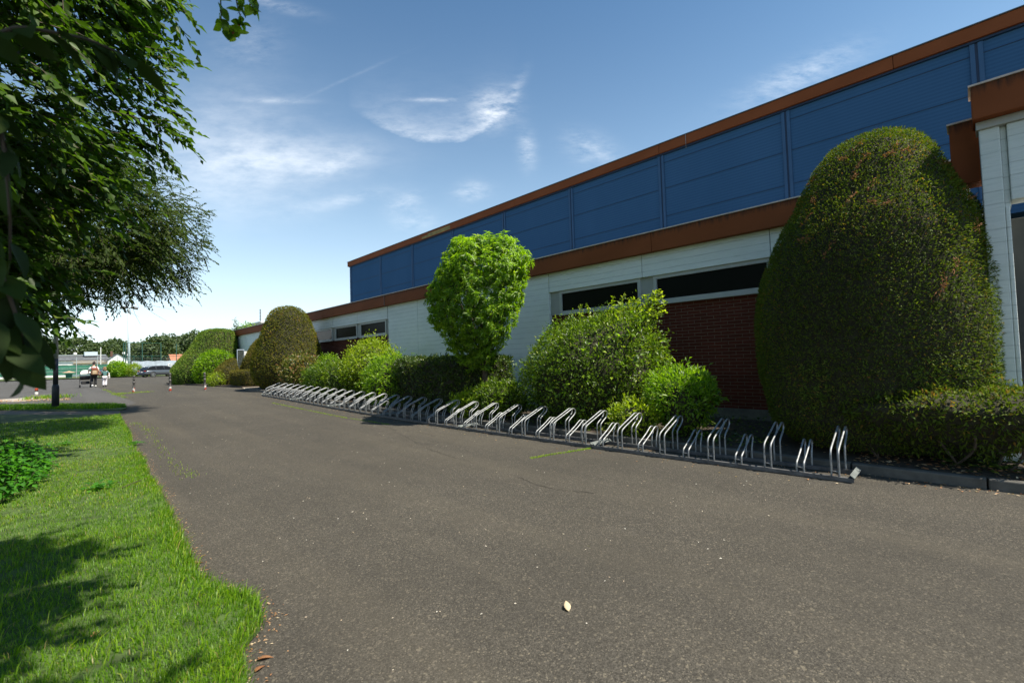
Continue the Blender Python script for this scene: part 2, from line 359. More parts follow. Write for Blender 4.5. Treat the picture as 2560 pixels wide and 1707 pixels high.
# ================================================================== SETTING
def sheet(name, xs, ys, dz, mat, kind='structure'):
    X, Y = np.meshgrid(xs, ys); V = np.stack([X.ravel(), Y.ravel(), (gz(Y) + dz).ravel()], 1); a, b = len(xs), len(ys)
    F = np.array([[j * a + i, j * a + i + 1, (j + 1) * a + i + 1, (j + 1) * a + i] for j in range(b - 1) for i in range(a - 1)])
    o = mesh_np(name, V, F, mat); return tag(o, kind=kind)
def poly_sheet(name, pts, dz, mat, kind='structure', thick=0.):
    """triangulated polygon following the terrain, finely cut along y"""
    bm = bmesh.new(); vs = [bm.verts.new((x, y, 0)) for x, y in pts]; bm.faces.new(vs)
    y0, y1 = min(p[1] for p in pts), max(p[1] for p in pts); y = math.ceil(y0 + .01)
    while y < y1:
        if 5 < y < 27: bmesh.ops.bisect_plane(bm, geom=bm.verts[:] + bm.edges[:] + bm.faces[:], plane_co=(0, y, 0), plane_no=(0, 1, 0))
        y += 1
    if thick:
        r = bmesh.ops.extrude_face_region(bm, geom=bm.faces[:])
        for v in [q for q in r['geom'] if isinstance(q, bmesh.types.BMVert)]: v.co.z = thick
    bmesh.ops.triangulate(bm, faces=bm.faces[:]); bmesh.ops.recalc_face_normals(bm, faces=bm.faces[:])
    for v in bm.verts: v.co.z += g1(v.co.y) + dz
    me = bpy.data.meshes.new(name); bm.to_mesh(me); bm.free()
    if not thick:
        me.flip_normals() if me.polygons and me.polygons[0].normal.z < 0 else None
    me.materials.append(mat); o = bpy.data.objects.new(name, me); C.objects.link(o); return tag(o, kind=kind)
ysf = np.concatenate([np.linspace(-400, -20, 5), np.linspace(-16, 40, 57), np.linspace(50, 900, 18)])
sheet('ground', np.array([-500, -100, -30, 0, 30, 100, 600.]), ysf, -.03, MAT['terrain'])
sheet('driveway', np.linspace(-30, 30, 13), np.concatenate([np.linspace(-16, 40, 57), np.linspace(44, 97, 12)]), 0., MAT['asphalt'])
poly_sheet('road', [(1.80, 39), (1.74, 25.5), (1.84, 19.6), (1.45, 18.2), (-1.5, 21.5), (-29, 42), (-29, 96), (1.9, 96)], .004, MAT['asphalt2'])
EDGE = [(.20, .5), (.35, 1.3), (.45, 1.8), (.55, 2.18), (.60, 2.42), (.71, 2.53), (.78, 2.78), (.76, 2.92), (.69, 3.11), (.62, 3.42), (.65, 3.93), (.68, 4.49), (.73, 5.38), (.76, 6.08), (.79, 7.19), (.87, 8.47), (.88, 9.66), (1.0, 11.6), (1.05, 13.3), (1.08, 14.5), (1.14, 15.75)]
LAWN = EDGE + [(.0, 17.1), (-1.11, 18.56), (-4, 21.6), (-14, 30), (-14, .5)]
STRIP = [(1.25, 17.05), (1.41, 17.43), (1.5, 18.3), (1.41, 19.26), (.05, 21.52), (-1.37, 22.97), (-4.2, 25.5), (-12, 32), (-12, 29), (-4, 22.8), (-1.21, 20.21), (.05, 18.44)]
poly_sheet('lawn', LAWN, .008, MAT['turf'], thick=.02)
poly_sheet('path', [(1.14, 15.75), (1.25, 17.05), (.05, 18.44), (-1.21, 20.21), (-4, 22.8), (-12, 29), (-14, 30), (-4, 21.6), (-1.11, 18.56), (0, 17.1)], .006, MAT['pathm'])
poly_sheet('verge', STRIP, .009, MAT['turf'], thick=.02)
KX = 5.93
poly_sheet('planting_bed', [(KX + .1, -6), (8.95, -6), (8.95, 23.1), (KX + .1, 23.1)], .0, MAT['soil'], thick=.085)
poly_sheet('planting_bed', [(6.35, 25.1), (8.95, 25.1), (8.95, 40), (5.4, 40), (5.6, 34)], .0, MAT['soil'], thick=.06)
poly_sheet('entrance_path', [(6.0, 23.1), (8.9, 23.1), (8.9, 25.1), (6.35, 25.1)], .012, MAT['pathlight'])
poly_sheet('verge', [(-30, 96), (1.5, 96.5), (7.5, 93), (9.3, 90), (13, 83), (26, 81), (40, 81), (40, 130), (-30, 130)], .03, MAT['terrain'])
poly_sheet('parking_paving', [(-1.05, 24.6), (-.15, 25.4), (-.9, 28.0), (-2.6, 27.2)], .006, MAT['pathlight'])
b = MB()
y = -6.
while y < 23.0:
    b.box(KX, KX + .1, y + .006, y + .994, g1(y) - .05, g1(y + .5) + .095); y += 1.
bevel(tag(b.build('kerb', MAT['kerb']), kind='structure'), .012)

# ================================================================== SPORTS HALL
H = empty('sports_hall', (8.75, 10, 0), 'long sports hall with blue ribbed upper cladding, white concrete and brick lower storey', 'building')
FX = 8.75
def part(name, mb, mat, bev=0, parent=None, smooth=False):
    o = mb.build(name, mat, parent or H, smooth)
    if bev: bevel(o, bev)
    return o
# lower storey
part('plinth', MB().box(8.80, 9.2, -.02, 7.5, -.2, .265), MAT['plinth']); part('plinth', MB().box(8.80, 9.2, 15.38, 27.2, -.2, .265), MAT['plinth'])
part('brick_wall', MB().box(8.85, 9.25, -.02, 7.50, .265, 2.345), MAT['brick'])
part('brick_wall', MB().box(8.85, 9.25, 15.38, 27.2, .265, 2.345), MAT['brick'])
b = MB()
for y0, y1 in ((7.50, 9.44), (9.452, 11.42), (11.432, 13.41), (13.422, 15.38)): b.box(FX, 9.25, y0, y1, -.2, 3.45)
part('white_wall', b, MAT['white'], .006)
b = MB()
for y0, y1 in ((-.02, 2.44), (2.452, 4.90), (4.912, 7.49)): b.box(FX + .01, 9.24, y0, y1, 2.92, 3.45)
part('lintel', b, MAT['white'], .006)
b = MB()
for y0, y1 in ((15.39, 17.87), (17.882, 20.3), (20.312, 22.7), (22.712, 27.19)): b.box(FX + .01, 9.24, y0, y1, 2.92, 3.45)
part('lintel', b, MAT['white'], .006)
part('white_wall', MB().box(FX, 9.25, 27.2, 36.6, -.2, 3.45), MAT['white'], .006)
def window(y0, y1, mat):
    f = .075; z0, z1 = 2.345, 2.92
    w = MB().box(8.79, 8.87, y0, y1, z0, z0 + f).box(8.79, 8.87, y0, y1, z1 - f, z1 - .002).box(8.79, 8.87, y0, y0 + f, z0 + f, z1 - f).box(8.79, 8.87, y1 - f, y1, z0 + f, z1 - f)
    w.box(8.77, 8.789, y0 - .01, y1 + .01, z0 - .03, z0 + .012)
    o = w.build('window', MAT['frame'], H); bevel(o, .004)
    MB().box(8.825, 8.84, y0 + f, y1 - f, z0 + f, z1 - f).build('pane', mat, o)
for y0, y1, m in ((4.97, 7.20, 'pane'), (2.45, 4.68, 'pane'), (.1, 2.2, 'pane'), (15.62, 17.74, 'pane'), (18.0, 20.12, 'pane'), (20.4, 22.5, 'pane_red_reflection'), (22.8, 24.9, 'pane')): window(y0, y1, MAT[m])
for y0, y1 in ((7.20, 7.498), (4.68, 4.97), (2.2, 2.45), (15.382, 15.62), (17.74, 18.0), (20.12, 20.4), (22.5, 22.8), (24.9, 27.19)): part('infill_panel', MB().box(8.82, 8.9, y0, y1, 2.346, 2.919), MAT['infill'])
part('room_wall', MB().box(9.30, 9.4, -.02, 27.2, -.2, 3.4), MAT['core'])
# lower fascia: object origin at its top edge so the stains hang from the top
def fascia_part(name, x0, x1, ys, z0, z1, mat):
    out = []
    for y0, y1 in ys:
        o = MB().box(x0, x1, y0, y1 - .008, z0, z1).build(name, mat); o.data.transform(Matrix.Translation((-x0, -y0, -z1)))
        o.location = Vector((x0, y0, z1)) - worldloc(H); o.parent = H; bevel(o, .006); out.append(o)
    return out
for seg in ((.14, 4.6), (4.6, 9.6), (9.6, 15.42), (15.42, 21), (21, 27), (27, 36.8)): fascia_part('fascia', 8.62, 9.3, [seg], 3.395, 3.79, MAT['fascia'])
part('roof', MB().box(8.74, 11.49, .14, 36.80, 3.70, 3.795), MAT['gravelroof']); part('roof_edge', MB().box(8.60, 8.735, .12, 36.82, 3.791, 3.812), MAT['flash'])
fascia_part('fascia', 7.27, 7.55, [(-.2, .13)], 3.11, 3.81, MAT['fascia'])
part('roof', MB().box(7.255, 7.56, -.21, .14, 3.811, 3.83), MAT['flash'])
# upper hall
HX = 11.5
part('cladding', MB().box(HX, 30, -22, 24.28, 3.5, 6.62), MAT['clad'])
jy = [24.13, 20.84, 17.93, 14.93, 11.87, 8.80, 5.745, 2.77, -.22, -3.2]
for y in jy:
    o = MB().box(HX - .03, HX - .002, y - .085, y - .018, 3.82, 6.60).box(HX - .03, HX - .002, y + .018, y + .085, 3.82, 6.60).build('joint_strip', MAT['clad_dark'], H); bevel(o, .008)
    MB().box(HX - .012, HX - .003, y - .018, y + .018, 3.82, 6.60).build('groove', MAT['clad_line'], o)
b = MB()
for z in (4.21, 4.955, 5.70, 6.39):
    for a, c in zip([24.28] + [q - .085 for q in jy], [q + .085 for q in jy] + [-10]):
        if a - c > .3: b.box(HX - .008, HX - .001, c, a, z - .006, z + .006)
part('seam', b, MAT['clad_line'])
part('shadow_gap', MB().box(HX - .05, 29.9, -21.9, 24.26, 6.60, 6.655), MAT['clad_line'])
segs = [24.35, 22.9, 17.0, 11.2, 5.75, .9, -5, -11, -22]
for a, c in zip(segs[:-1], segs[1:]): fascia_part('upper_fascia', HX - .10, 30, [(c, a)], 6.642, 6.885, MAT['fascia_top'])
part('roof', MB().box(HX - .12, 30, -22, 24.37, 6.886, 6.905), MAT['slate'])
MAT['bleach'] = plain('bleached_yellow_paint', (.25, .17, .035), .6, var=.3, scale=5)
part('paint_patch', MB().box(HX - .103, HX - .100, 14.95, 16.55, 6.66, 6.82).box(HX - .103, HX - .100, 16.55, 17.0, 6.66, 6.76), MAT['bleach'])
part('lightning_rod', MB().tube([(13.2, 1.0, 6.9), (13.2, 1.0, 7.75)], .007, 5), MAT['dark_metal'])
part('lightning_conductor', MB().tube([(8.60, 15.40, 3.82), (8.61, 15.40, 3.40), (8.735, 15.40, 3.38), (8.735, 15.40, .1)], .008, 6), MAT['galv'])
part('lightning_conductor', MB().tube([(HX - .11, 5.0, 6.9), (HX - .11, 5.0, 6.64), (HX - .06, 5.02, 6.55)], .006, 6), MAT['galv'])
for z in (2.8, 2.0): part('conductor_clip', MB().box(8.71, 8.745, 15.37, 15.43, z - .02, z + .02), MAT['galv'])
# porch at the right end
fascia_part('porch_fascia', 6.86, 7.24, [(-.6, -.06)], 3.665, 4.015, MAT['fascia'])
part('roof', MB().box(6.845, 7.25, -.61, -.05, 4.016, 4.035), MAT['flash'])
part('porch_beam', MB().box(6.97, 7.23, -.6, -.09, 3.58, 3.664), MAT['frame'], .006)
part('porch_pillar', MB().box(7.0, 7.25, -.262, -.11, .0, 3.58).box(7.0, 7.25, -.298, -.264, .0, 2.72).box(7.05, 7.25, -.31, -.263, 2.72, 3.58), MAT['white'], .008)
part('porch_wall', MB().box(7.0, 7.25, -.6, -.312, 2.78, 3.58), MAT['white'], .008)
part('porch_wall', MB().box(7.251, 8.84, -.20, -.12, 0, 3.05), MAT['white'], .006)
b = MB().box(7.42, 7.49, -.42, -.30, .1, 2.66).box(7.42, 7.49, -1.3, -1.2, .1, 2.66).box(7.42, 7.49, -1.2, -.42, 2.52, 2.66).box(7.42, 7.49, -1.2, -.42, .1, .34)
d = part('door', b, MAT['doordark'], .005)
MB().box(7.445, 7.46, -1.2, -.42, .34, 2.52).build('pane', MAT['pane'], d)
MB().tube([(7.40, -.40, 1.28), (7.36, -.40, 1.28), (7.36, -.53, 1.28)], .014, 8).build('handle', MAT['dark_metal'], d)
part('step', MB().box(6.7, 8.8, -3, -.31, -.05, .12), MAT['concrete'], .01)

# ================================================================== BIKE RACKS
def smoothpath(pts, m=6):
    P = np.array(pts, float); out = []
    for i in range(len(P) - 1):
        p0, p1, p2, p3 = P[max(i - 1, 0)], P[i], P[i + 1], P[min(i + 2, len(P) - 1)]
        for j in range(m):
            t = j / m; out.append(.5 * ((2 * p1) + (-p0 + p2) * t + (2 * p0 - 5 * p1 + 4 * p2 - p3) * t * t + (-p0 + 3 * p1 - 3 * p2 + p3) * t ** 3))
    out.append(P[-1]); return np.array(out)
def hoop_mb(tall):
    if tall: pr = [(0, .03), (0, .14), (0, .245), (.012, .278), (.06, .312), (.30, .400), (.44, .452), (.49, .466), (.535, .458), (.560, .43), (.553, .395), (.52, .362), (.44, .315), (.395, .285), (.38, .25), (.38, .14), (.38, .025)]
    else: pr = [(0, .03), (0, .075), (.002, .108), (.018, .135), (.06, .156), (.22, .235), (.32, .296), (.365, .315), (.405, .312), (.432, .29), (.432, .255), (.41, .215), (.388, .165), (.38, .125), (.38, .08), (.38, .025)]
    mb = MB()
    for s in (-.032, .032): mb.tube([(p[0], s, p[1]) for p in smoothpath(pr, 3)], .0098, 8)
    mb.tube([(0, -.03, .09), (0, .03, .09)], .006, 6)
    return mb
def make_rack():
    r = empty('bike_rack', (0, 0, 0), 'rack', 'bike rack', 'bike racks in a row along the kerb')
    for k in range(10):
        tall = k % 2 == 0
        if k < 2:
            o = hoop_mb(tall).build('hoop', MAT['galv'], r, True)
            if k == 0: T0 = o
            else: L0 = o
        else:
            o = (T0 if tall else L0).copy(); C.objects.link(o); o.parent = r
        o.location = (0, .15 + .3 * k, 0)
    for x in (0, .38):
        m = MB().box(x - .022, x - .018, .0, 2.98, .004, .044).box(x - .018, x + .022, .0, 2.98, .040, .044)
        m.build('rail', MAT['steelrail'], r)
    for y, s in ((.012, -1), (2.955, 1)):
        m = MB().obox((.19, y, .062), (1, 0, 0), (0, math.cos(.7), s * .0 + math.sin(.7)), (0, -math.sin(.7), math.cos(.7)), .22, .024, .003)
        m.build('end_plate', MAT['plate'], r)
    return r
rack0 = make_rack()
rl = ['galvanised bike rack at the near end of the row, beside the skirt hedge',
      'galvanised bike rack second from the near end, in front of the big glossy bush',
      'galvanised bike rack third from the near end, shaded beside the round-crowned little tree',
      'galvanised bike rack in front of the dark trimmed hedge, fourth from the near end',
      'galvanised bike rack in front of the yellow-green shrub, second from the far end',
      'galvanised bike rack at the far end of the row, in front of the reddish shrub']
rx = [5.47, 5.385, 5.36, 5.375, 5.40, 5.42]
for k in range(6):
    r = rack0 if k == 0 else copy_tree(rack0)
    y0 = .90 + 2.988 * k; z0, z1 = g1(y0), g1(y0 + 2.98)
    r.location = (rx[k], y0, z0 + .002); r.rotation_euler = (math.atan2(z1 - z0, 2.98), 0, [.03, .008, 0, -.004, -.004, 0][k]); r['label'] = rl[k]

# ================================================================== PLANTS
# big yew on the right
yr = [(.05, .80, .85, 0, .06), (.3, 1.08, 1.08, 0, .06), (.65, 1.16, 1.16, 0, .06), (1.12, 1.20, 1.19, 0, .08), (1.72, 1.20, 1.20, 0, .07), (2.17, 1.15, 1.15, 0, .05), (2.67, 1.03, 1.03, 0, -.015), (3.0, .86, .86, 0, -.07), (3.3, .70, .70, 0, -.08), (3.58, .56, .56, 0, -.11), (3.74, .43, .43, 0, -.115), (3.815, .27, .27, 0, -.12), (3.84, .03, .03, 0, -.12)]
Y1, fy = plant('clipped_yew', (7.22, .92, .08), yr, 'big dark egg-shaped clipped yew with orange twig scars at the right end', 'yew', 130000, .031, .012, MAT['yew'], amp=.045, fs=1.7, depth=.10, flat=.25, up=.15, jit=1.0, vpatch=.2, core=.95)
P = []; D = []
for k in range(24):   # orange scars: short arcs of bare dead twigs
    u = rng.uniform(2.2, 4.6); v = rng.uniform(.50, .74) if k < 18 else rng.uniform(.2, .5); du = rng.uniform(.05, .22) * (1 if k % 2 else .5); dv = rng.uniform(-.02, .05); m = 24
    t = np.linspace(0, 1, m); p = fy(u + du * t, v + dv * t); P.append(p + rng.normal(size=(m, 3)) * .012)
    c = p - np.array([7.22, .92, 2.0]); c[:, 2] *= .3; P[-1] += unit(c) * .012; d = np.gradient(p, axis=0); D.append(unit(d) + rng.normal(size=(m, 3)) * .5)
for p, d in zip(P, D): leaves('dead_twig', p, d, p - np.array([7.22, .92, 1.8]), .038, .008, MAT['dead'], Y1)
P, Nr, u, v = skin_sample(fy, 26000); s_ = (P[:, 2] > .55) & (P[:, 2] < 1.15) & (vnoise(P, 2.6, 0, 8) > -.12) & (Nr[:, 1] < .45); P, Nr = P[s_], Nr[s_]
leaves('fresh_shoots', P - Nr * .02, Nr * .6 + rng.normal(size=P.shape) * .5 + np.array([0, 0, .25]), Nr + rng.normal(size=P.shape) * .4, .045, .014, MAT['yew_g'], Y1)
# skirt hedge at its foot
sk = [(.12, .22, .55, .12, 0), (.3, .40, .78, .05, 0), (.50, .55, .95, -.02, -.05), (.65, .58, 1.0, -.04, -.08), (.74, .46, .90, -.02, -.08), (.79, .25, .6, 0, -.08), (.80, .02, .05, 0, -.08)]
SK, fs_ = plant('skirt_hedge', (6.58, .42, .05), sk, 'low ragged yew hedge around the right foot of the big egg-shaped yew', 'hedge', 18000, .05, .018, MAT['yew'], n=2.2, amp=.09, fs=2.2, depth=.16, flat=.25, up=.2, jit=.9, vpatch=.2, tuft=1, tuft_len=.07)
b = MB()
for k in range(9):
    x, y = 6.55 + rng.uniform(-.15, .2), .35 + rng.uniform(-.6, .7); b.tube(smoothpath([(x, y, .05), (x - .1 + rng.uniform(-.1, .1), y + rng.uniform(-.2, .2), .3), (x - .35, y + rng.uniform(-.4, .4), .6)], 4), .012, 6)
b.build('stem', MAT['bark'], SK)
# second yew
plant('clipped_yew', (7.25, 21.4, .24), [(.0, .8, .8, 0, 0), (.3, 1.25, 1.22, 0, 0), (.8, 1.44, 1.42, 0, 0), (1.4, 1.40, 1.38, 0, 0), (2.1, 1.20, 1.18, 0, 0), (2.8, .98, .96, 0, 0), (3.25, .78, .76, 0, 0), (3.52, .52, .5, 0, 0), (3.63, .25, .25, 0, 0), (3.66, .02, .02, 0, 0)],
      'brownish egg-shaped clipped yew at the far end of the bike racks', 'yew', 26000, .07, .026, MAT['yew_b'], amp=.04, fs=1.5, depth=.1, flat=.35, up=.2, jit=.8, vpatch=.25, core=.95)
# wedge-shaped topiary
plant('topiary_hedge', (7.2, 36.4, .26), [(0, 1.3, 2.0, -.45, 0), (.3, 1.72, 2.4, -.28, 0), (.9, 1.80, 2.5, -.16, 0), (1.5, 1.62, 2.4, .02, 0), (2.2, 1.34, 2.1, .26, 0), (2.9, 1.10, 1.8, .42, 0), (3.35, .92, 1.5, .50, 0), (3.55, .6, 1.1, .55, 0), (3.62, .1, .2, .55, 0)],
      'large bright green wedge-shaped topiary hedge beyond the bollards', 'topiary', 24000, .11, .04, MAT['yew_g'], n=2.5, amp=.05, fs=1.2, depth=.12, flat=.4, up=.2, jit=.7, vpatch=.25, core=.95)
# hedges round the notice board
plant('box_hedge', (7.15, 26.6, .26), [(.02, .52, 1.2, 0, 0), (.15, .70, 1.45, 0, 0), (.55, .74, 1.5, 0, 0), (.78, .72, 1.48, 0, 0), (.84, .6, 1.3, 0, 0), (.85, .1, .2, 0, 0)], 'low square-cut hedge in front of the notice board', 'hedge', 12000, .06, .024, MAT['yew_y'], n=5, amp=.03, depth=.06, flat=.45, core=.96, vpatch=.2)
plant('sloping_hedge', (6.75, 29.8, .26), [(.02, .5, .9, -.1, 0), (.3, .62, 1.0, -.06, 0), (.8, .52, .95, .03, .1), (1.1, .36, .75, .16, .2), (1.42, .17, .5, .34, .3), (1.55, .03, .05, .42, .3)], 'golden hedge wing sloping up to the left of the notice board', 'hedge', 8000, .07, .028, MAT['yew_y'], n=3, amp=.03, depth=.06, flat=.45, core=.95, vpatch=.2)
plant('golden_hedge', (8.0, 29.6, .26), [(0, .45, 1.1, .1, 0), (.6, .60, 1.2, .08, 0), (1.3, .50, 1.15, .14, 0), (1.9, .36, 1.0, .26, 0), (2.5, .16, .6, .42, 0), (2.68, .02, .1, .46, 0)], 'golden clipped hedge rising between the notice board and the brownish yew', 'hedge', 12000, .08, .03, MAT['yew_y'], n=2.6, amp=.04, depth=.08, flat=.45, core=.95, vpatch=.2)
plant('laurel_shrub', (6.85, 33.2, .26), [(0, .7, .9, 0, 0), (.5, 1.0, 1.2, 0, 0), (1.2, 1.02, 1.2, .05, 0), (1.75, .8, 1.0, .1, 0), (2.0, .45, .6, .15, 0), (2.08, .03, .05, .15, 0)], 'round dark green laurel shrub in front of the wedge-shaped topiary', 'shrub', 7000, .13, .06, MAT['lime'], amp=0.12, depth=0.34, tuft=1, tuft_len=.12, flat=.5, core=0.81)
plant('small_shrub', (6.2, 29.3, .26), [(0, .3, .5, 0, 0), (.3, .5, .7, 0, 0), (.6, .35, .5, 0, 0), (.75, .03, .05, 0, 0)], 'small pale green weedy shrub behind the right-hand striped bollard', 'shrub', 2200, .11, .03, MAT['ygreen'], amp=0.12, depth=0.34, tuft=1, tuft_len=.14, core=0.72)
# bed along the racks, far to near
plant('reddish_shrub', (6.75, 18.5, .22), [(0, .45, .6, 0, 0), (.4, .72, .95, 0, 0), (.9, .75, 1.0, 0, 0), (1.25, .55, .75, 0, 0), (1.42, .25, .35, 0, 0), (1.45, .03, .05, 0, 0)], 'shrub with reddish cream young leaves at the foot of the far yew', 'shrub', 7000, .10, .045, MAT['phot'], amp=0.10, fs=1.8, depth=0.34, tuft=1, tuft_len=.12, flat=.45, core=0.77, vpatch=.3)
plant('small_shrub', (7.3, 17.3, .2), [(.1, .3, .3, 0, 0), (.6, .42, .45, 0, 0), (1.1, .42, .45, 0, 0), (1.38, .25, .3, 0, 0), (1.45, .03, .05, 0, 0)], 'small rounded bright green shrub behind the reddish shrub', 'shrub', 2600, .08, .03, MAT['lime'], amp=0.07, depth=0.26, tuft=1, tuft_len=.08, core=0.79)
plant('mixed_hedge', (6.75, 15.4, .14), [(0, .45, 1.7, 0, 0), (.4, .65, 1.95, 0, 0), (.8, .68, 2.0, 0, 0), (1.05, .5, 1.8, 0, 0), (1.18, .12, .8, 0, 0), (1.2, .02, .1, 0, 0)], 'loose green and bronze shrub hedge between the reddish and the yellow-green shrub', 'hedge', 12000, .085, .035, MAT['laurel'], n=3, amp=0.16, fs=1.6, depth=0.34, tuft=1, tuft_len=.12, core=0.76, vpatch=.35)
plant('lime_shrub', (7.15, 13.7, .12), [(0, .4, .7, 0, 0), (.5, .75, 1.3, 0, 0), (1.05, .78, 1.35, 0, 0), (1.5, .55, .95, .05, .1), (1.82, .30, .5, .1, .15), (1.98, .03, .05, .1, .15)], 'tall bright yellow-green shrub with starry leaves in front of the brick wall', 'shrub', 11000, .075, .04, MAT['ygreen'], amp=0.17, fs=1.7, depth=0.37, tuft=1.3, tuft_len=.18, flat=.5, core=0.76, vpatch=.25)
plant('feathery_shrub', (6.7, 11.6, .08), [(0, .4, .6, 0, 0), (.4, .62, .95, 0, 0), (.8, .68, 1.05, 0, 0), (1.1, .5, .85, 0, 0), (1.35, .25, .45, 0, .1), (1.42, .03, .05, 0, .1)], 'feathery mid green shrub at the far end of the dark trimmed hedge', 'shrub', 9000, .095, .026, MAT['lime'], amp=0.16, fs=1.7, depth=0.37, tuft=1.2, tuft_len=.16, core=0.77, vpatch=.25)
plant('trimmed_hedge', (6.95, 9.35, .06), [(0, .45, 1.75, 0, 0), (.15, .62, 1.85, 0, 0), (.9, .66, 1.9, 0, 0), (1.2, .62, 1.88, 0, 0), (1.28, .5, 1.75, 0, 0), (1.30, .05, .2, 0, 0)], 'dark trimmed hedge with a sunlit flat top beneath the round-crowned little tree', 'hedge', 16000, .075, .034, MAT['hedge'], n=5, amp=.05, fs=2, depth=.12, tuft=.6, tuft_len=.08, core=.92, vpatch=.15)
# big bush and its neighbours
BB, fb = plant('glossy_bush', (7.2, 5.1, .08), [(.02, .6, .8, 0, .1), (.25, .95, 1.25, 0, .12), (.65, 1.12, 1.48, 0, .05), (1.05, 1.15, 1.48, -.02, .03), (1.42, 1.05, 1.33, .03, -.04), (1.80, .82, 1.0, .12, -.18), (2.0, .50, .62, .33, -.48), (2.10, .26, .30, .44, -.62), (2.13, .03, .05, .45, -.64)], 'big domed evergreen bush with small glossy leaves against the brick wall', 'bush', 30000, .058, .025, MAT['laurel'], amp=0.20, fs=1.6, depth=0.41, tuft=1, tuft_len=.14, flat=.45, core=0.77, jit=.9, vpatch=.25)
# long climbing shoots standing out of its top
P = []; D = []; N_ = []
for k in range(30):
    u = rng.uniform(0, 6.28) if k > 10 else rng.uniform(3.6, 5.6); v = rng.uniform(.62, .93); p0 = fb(np.array([u]), np.array([v]))[0]
    d = unit(p0 - np.array([7.3, 5.0, 1.0]) + rng.normal(size=3) * .25); ln = rng.uniform(.15, .42); path = [p0 + d * ln * t + np.array([0, 0, .12 * t - .15 * t * t]) for t in np.linspace(0, 1, 6)]
    MB().tube(path, .004, 4).build('shoot', MAT['twig'], BB)
    for j in range(16):
        t = rng.random(); P.append(p0 + d * ln * t + np.array([0, 0, .12 * t - .15 * t * t])); D.append(d * .5 + rng.normal(size=3) * .6); N_.append((0, 0, 1))
leaves('young_leaves', np.array(P), np.array(D), np.array(N_, float) + rng.normal(size=(len(P), 3)) * .4, .075, .042, MAT['ygreen'], BB)
P, Nr, u, v = skin_sample(fb, 900); s = vnoise(P, 2.5, 1, 8) > .1; P, Nr = P[s], Nr[s]
leaves('creeper', P + Nr * .03, Nr * .3 + rng.normal(size=P.shape) * .5 + np.array([0, 0, .1]), Nr + np.array([0, 0, .7]), .085, .055, MAT['lime'], BB)
plant('low_shrub', (6.5, 7.05, .05), [(0, .3, .45, 0, 0), (.3, .48, .7, 0, 0), (.6, .42, .62, 0, 0), (.78, .2, .35, 0, 0), (.82, .03, .05, 0, 0)], 'low leafy shrub between the round-crowned little tree and the big glossy bush', 'shrub', 5000, .075, .034, MAT['laurel'], amp=0.10, fs=2, depth=0.27, tuft=1, tuft_len=.1, core=0.74, vpatch=.4)
plant('lime_groundling', (6.2, 7.75, .05), [(0, .12, .2, 0, 0), (.2, .24, .34, 0, 0), (.42, .18, .26, 0, 0), (.52, .03, .04, 0, 0)], 'bright lime seedling growing against the rack under the round-crowned little tree', 'shrub', 1200, .085, .045, MAT['ygreen'], amp=.06, depth=.12, tuft=1.2, tuft_len=.1, core=.7)
plant('feathery_shrub', (6.65, 3.15, .06), [(.05, .18, .2, 0, 0), (.35, .38, .42, 0, 0), (.65, .46, .52, 0, 0), (.88, .36, .42, 0, 0), (1.0, .15, .2, 0, 0), (1.04, .03, .04, 0, 0)], 'bright feathery shrub at the near right side of the big glossy bush', 'shrub', 5200, .075, .026, MAT['lime'], amp=0.10, fs=2.4, depth=0.34, tuft=1.2, tuft_len=.12, core=0.65, vpatch=.3)
plant('feathery_shrub', (6.25, 3.75, .06), [(.02, .14, .2, 0, 0), (.2, .28, .4, 0, 0), (.42, .26, .36, 0, 0), (.55, .03, .04, 0, 0)], 'small bright feathery shrub low against the rack before the big glossy bush', 'shrub', 2000, .07, .026, MAT['ygreen'], amp=0.09, fs=2.4, depth=0.26, tuft=1.2, tuft_len=.1, core=0.65, vpatch=.3)
# round-crowned little tree
BT = empty('round_tree', (6.5, 7.45, .08), 'little tree with a dense round bright green crown on a short trunk', 'tree')
b = MB(); b.tube(smoothpath([(6.5, 7.42, .0), (6.48, 7.42, .65), (6.54, 7.48, 1.25), (6.5, 7.52, 2.1)], 4), [.070] * 5 + [.055] * 4 + [.035] * 4, 10); b.build('trunk', MAT['bark'], BT, True)
b = MB()
for k in range(12):
    a = k * .53 + .2; z = rng.uniform(.7, 1.5); r = rng.uniform(.5, .85); b.tube(smoothpath([(6.51, 7.46, z), (6.5 + .3 * r * math.cos(a), 7.5 + .3 * r * math.sin(a), z + .45), (6.5 + .75 * r * math.cos(a), 7.52 + .85 * r * math.sin(a), z + 1.2)], 4), .015, 6)
b.build('limb', MAT['bark'], BT, True)
ft = body_fn((6.5, 7.5, 0), densify([(1.02, .12, .16, 0, 0), (1.4, .42, .52, -.06, .10), (1.8, .70, .82, -.08, .12), (2.25, .90, 1.0, -.10, .13), (2.65, .98, 1.07, -.06, .08), (3.1, 1.0, 1.10, 0, 0), (3.4, .92, 1.02, .05, -.06), (3.68, .74, .84, .06, -.08), (3.86, .50, .60, .05, -.07), (3.96, .08, .10, .02, -.03)]), 2, .17, 2.2)
ns = 2700; P, Nr, u, v = skin_sample(ft, ns); dep = rng.random((ns, 1)) ** 1.5 * .34
P = P + Nr * (.11 * np.clip(vnoise(P, 6, 1, 9), -1, 1))[:, None] - Nr * dep
PP = []; DD = []; NN = []; VV = []
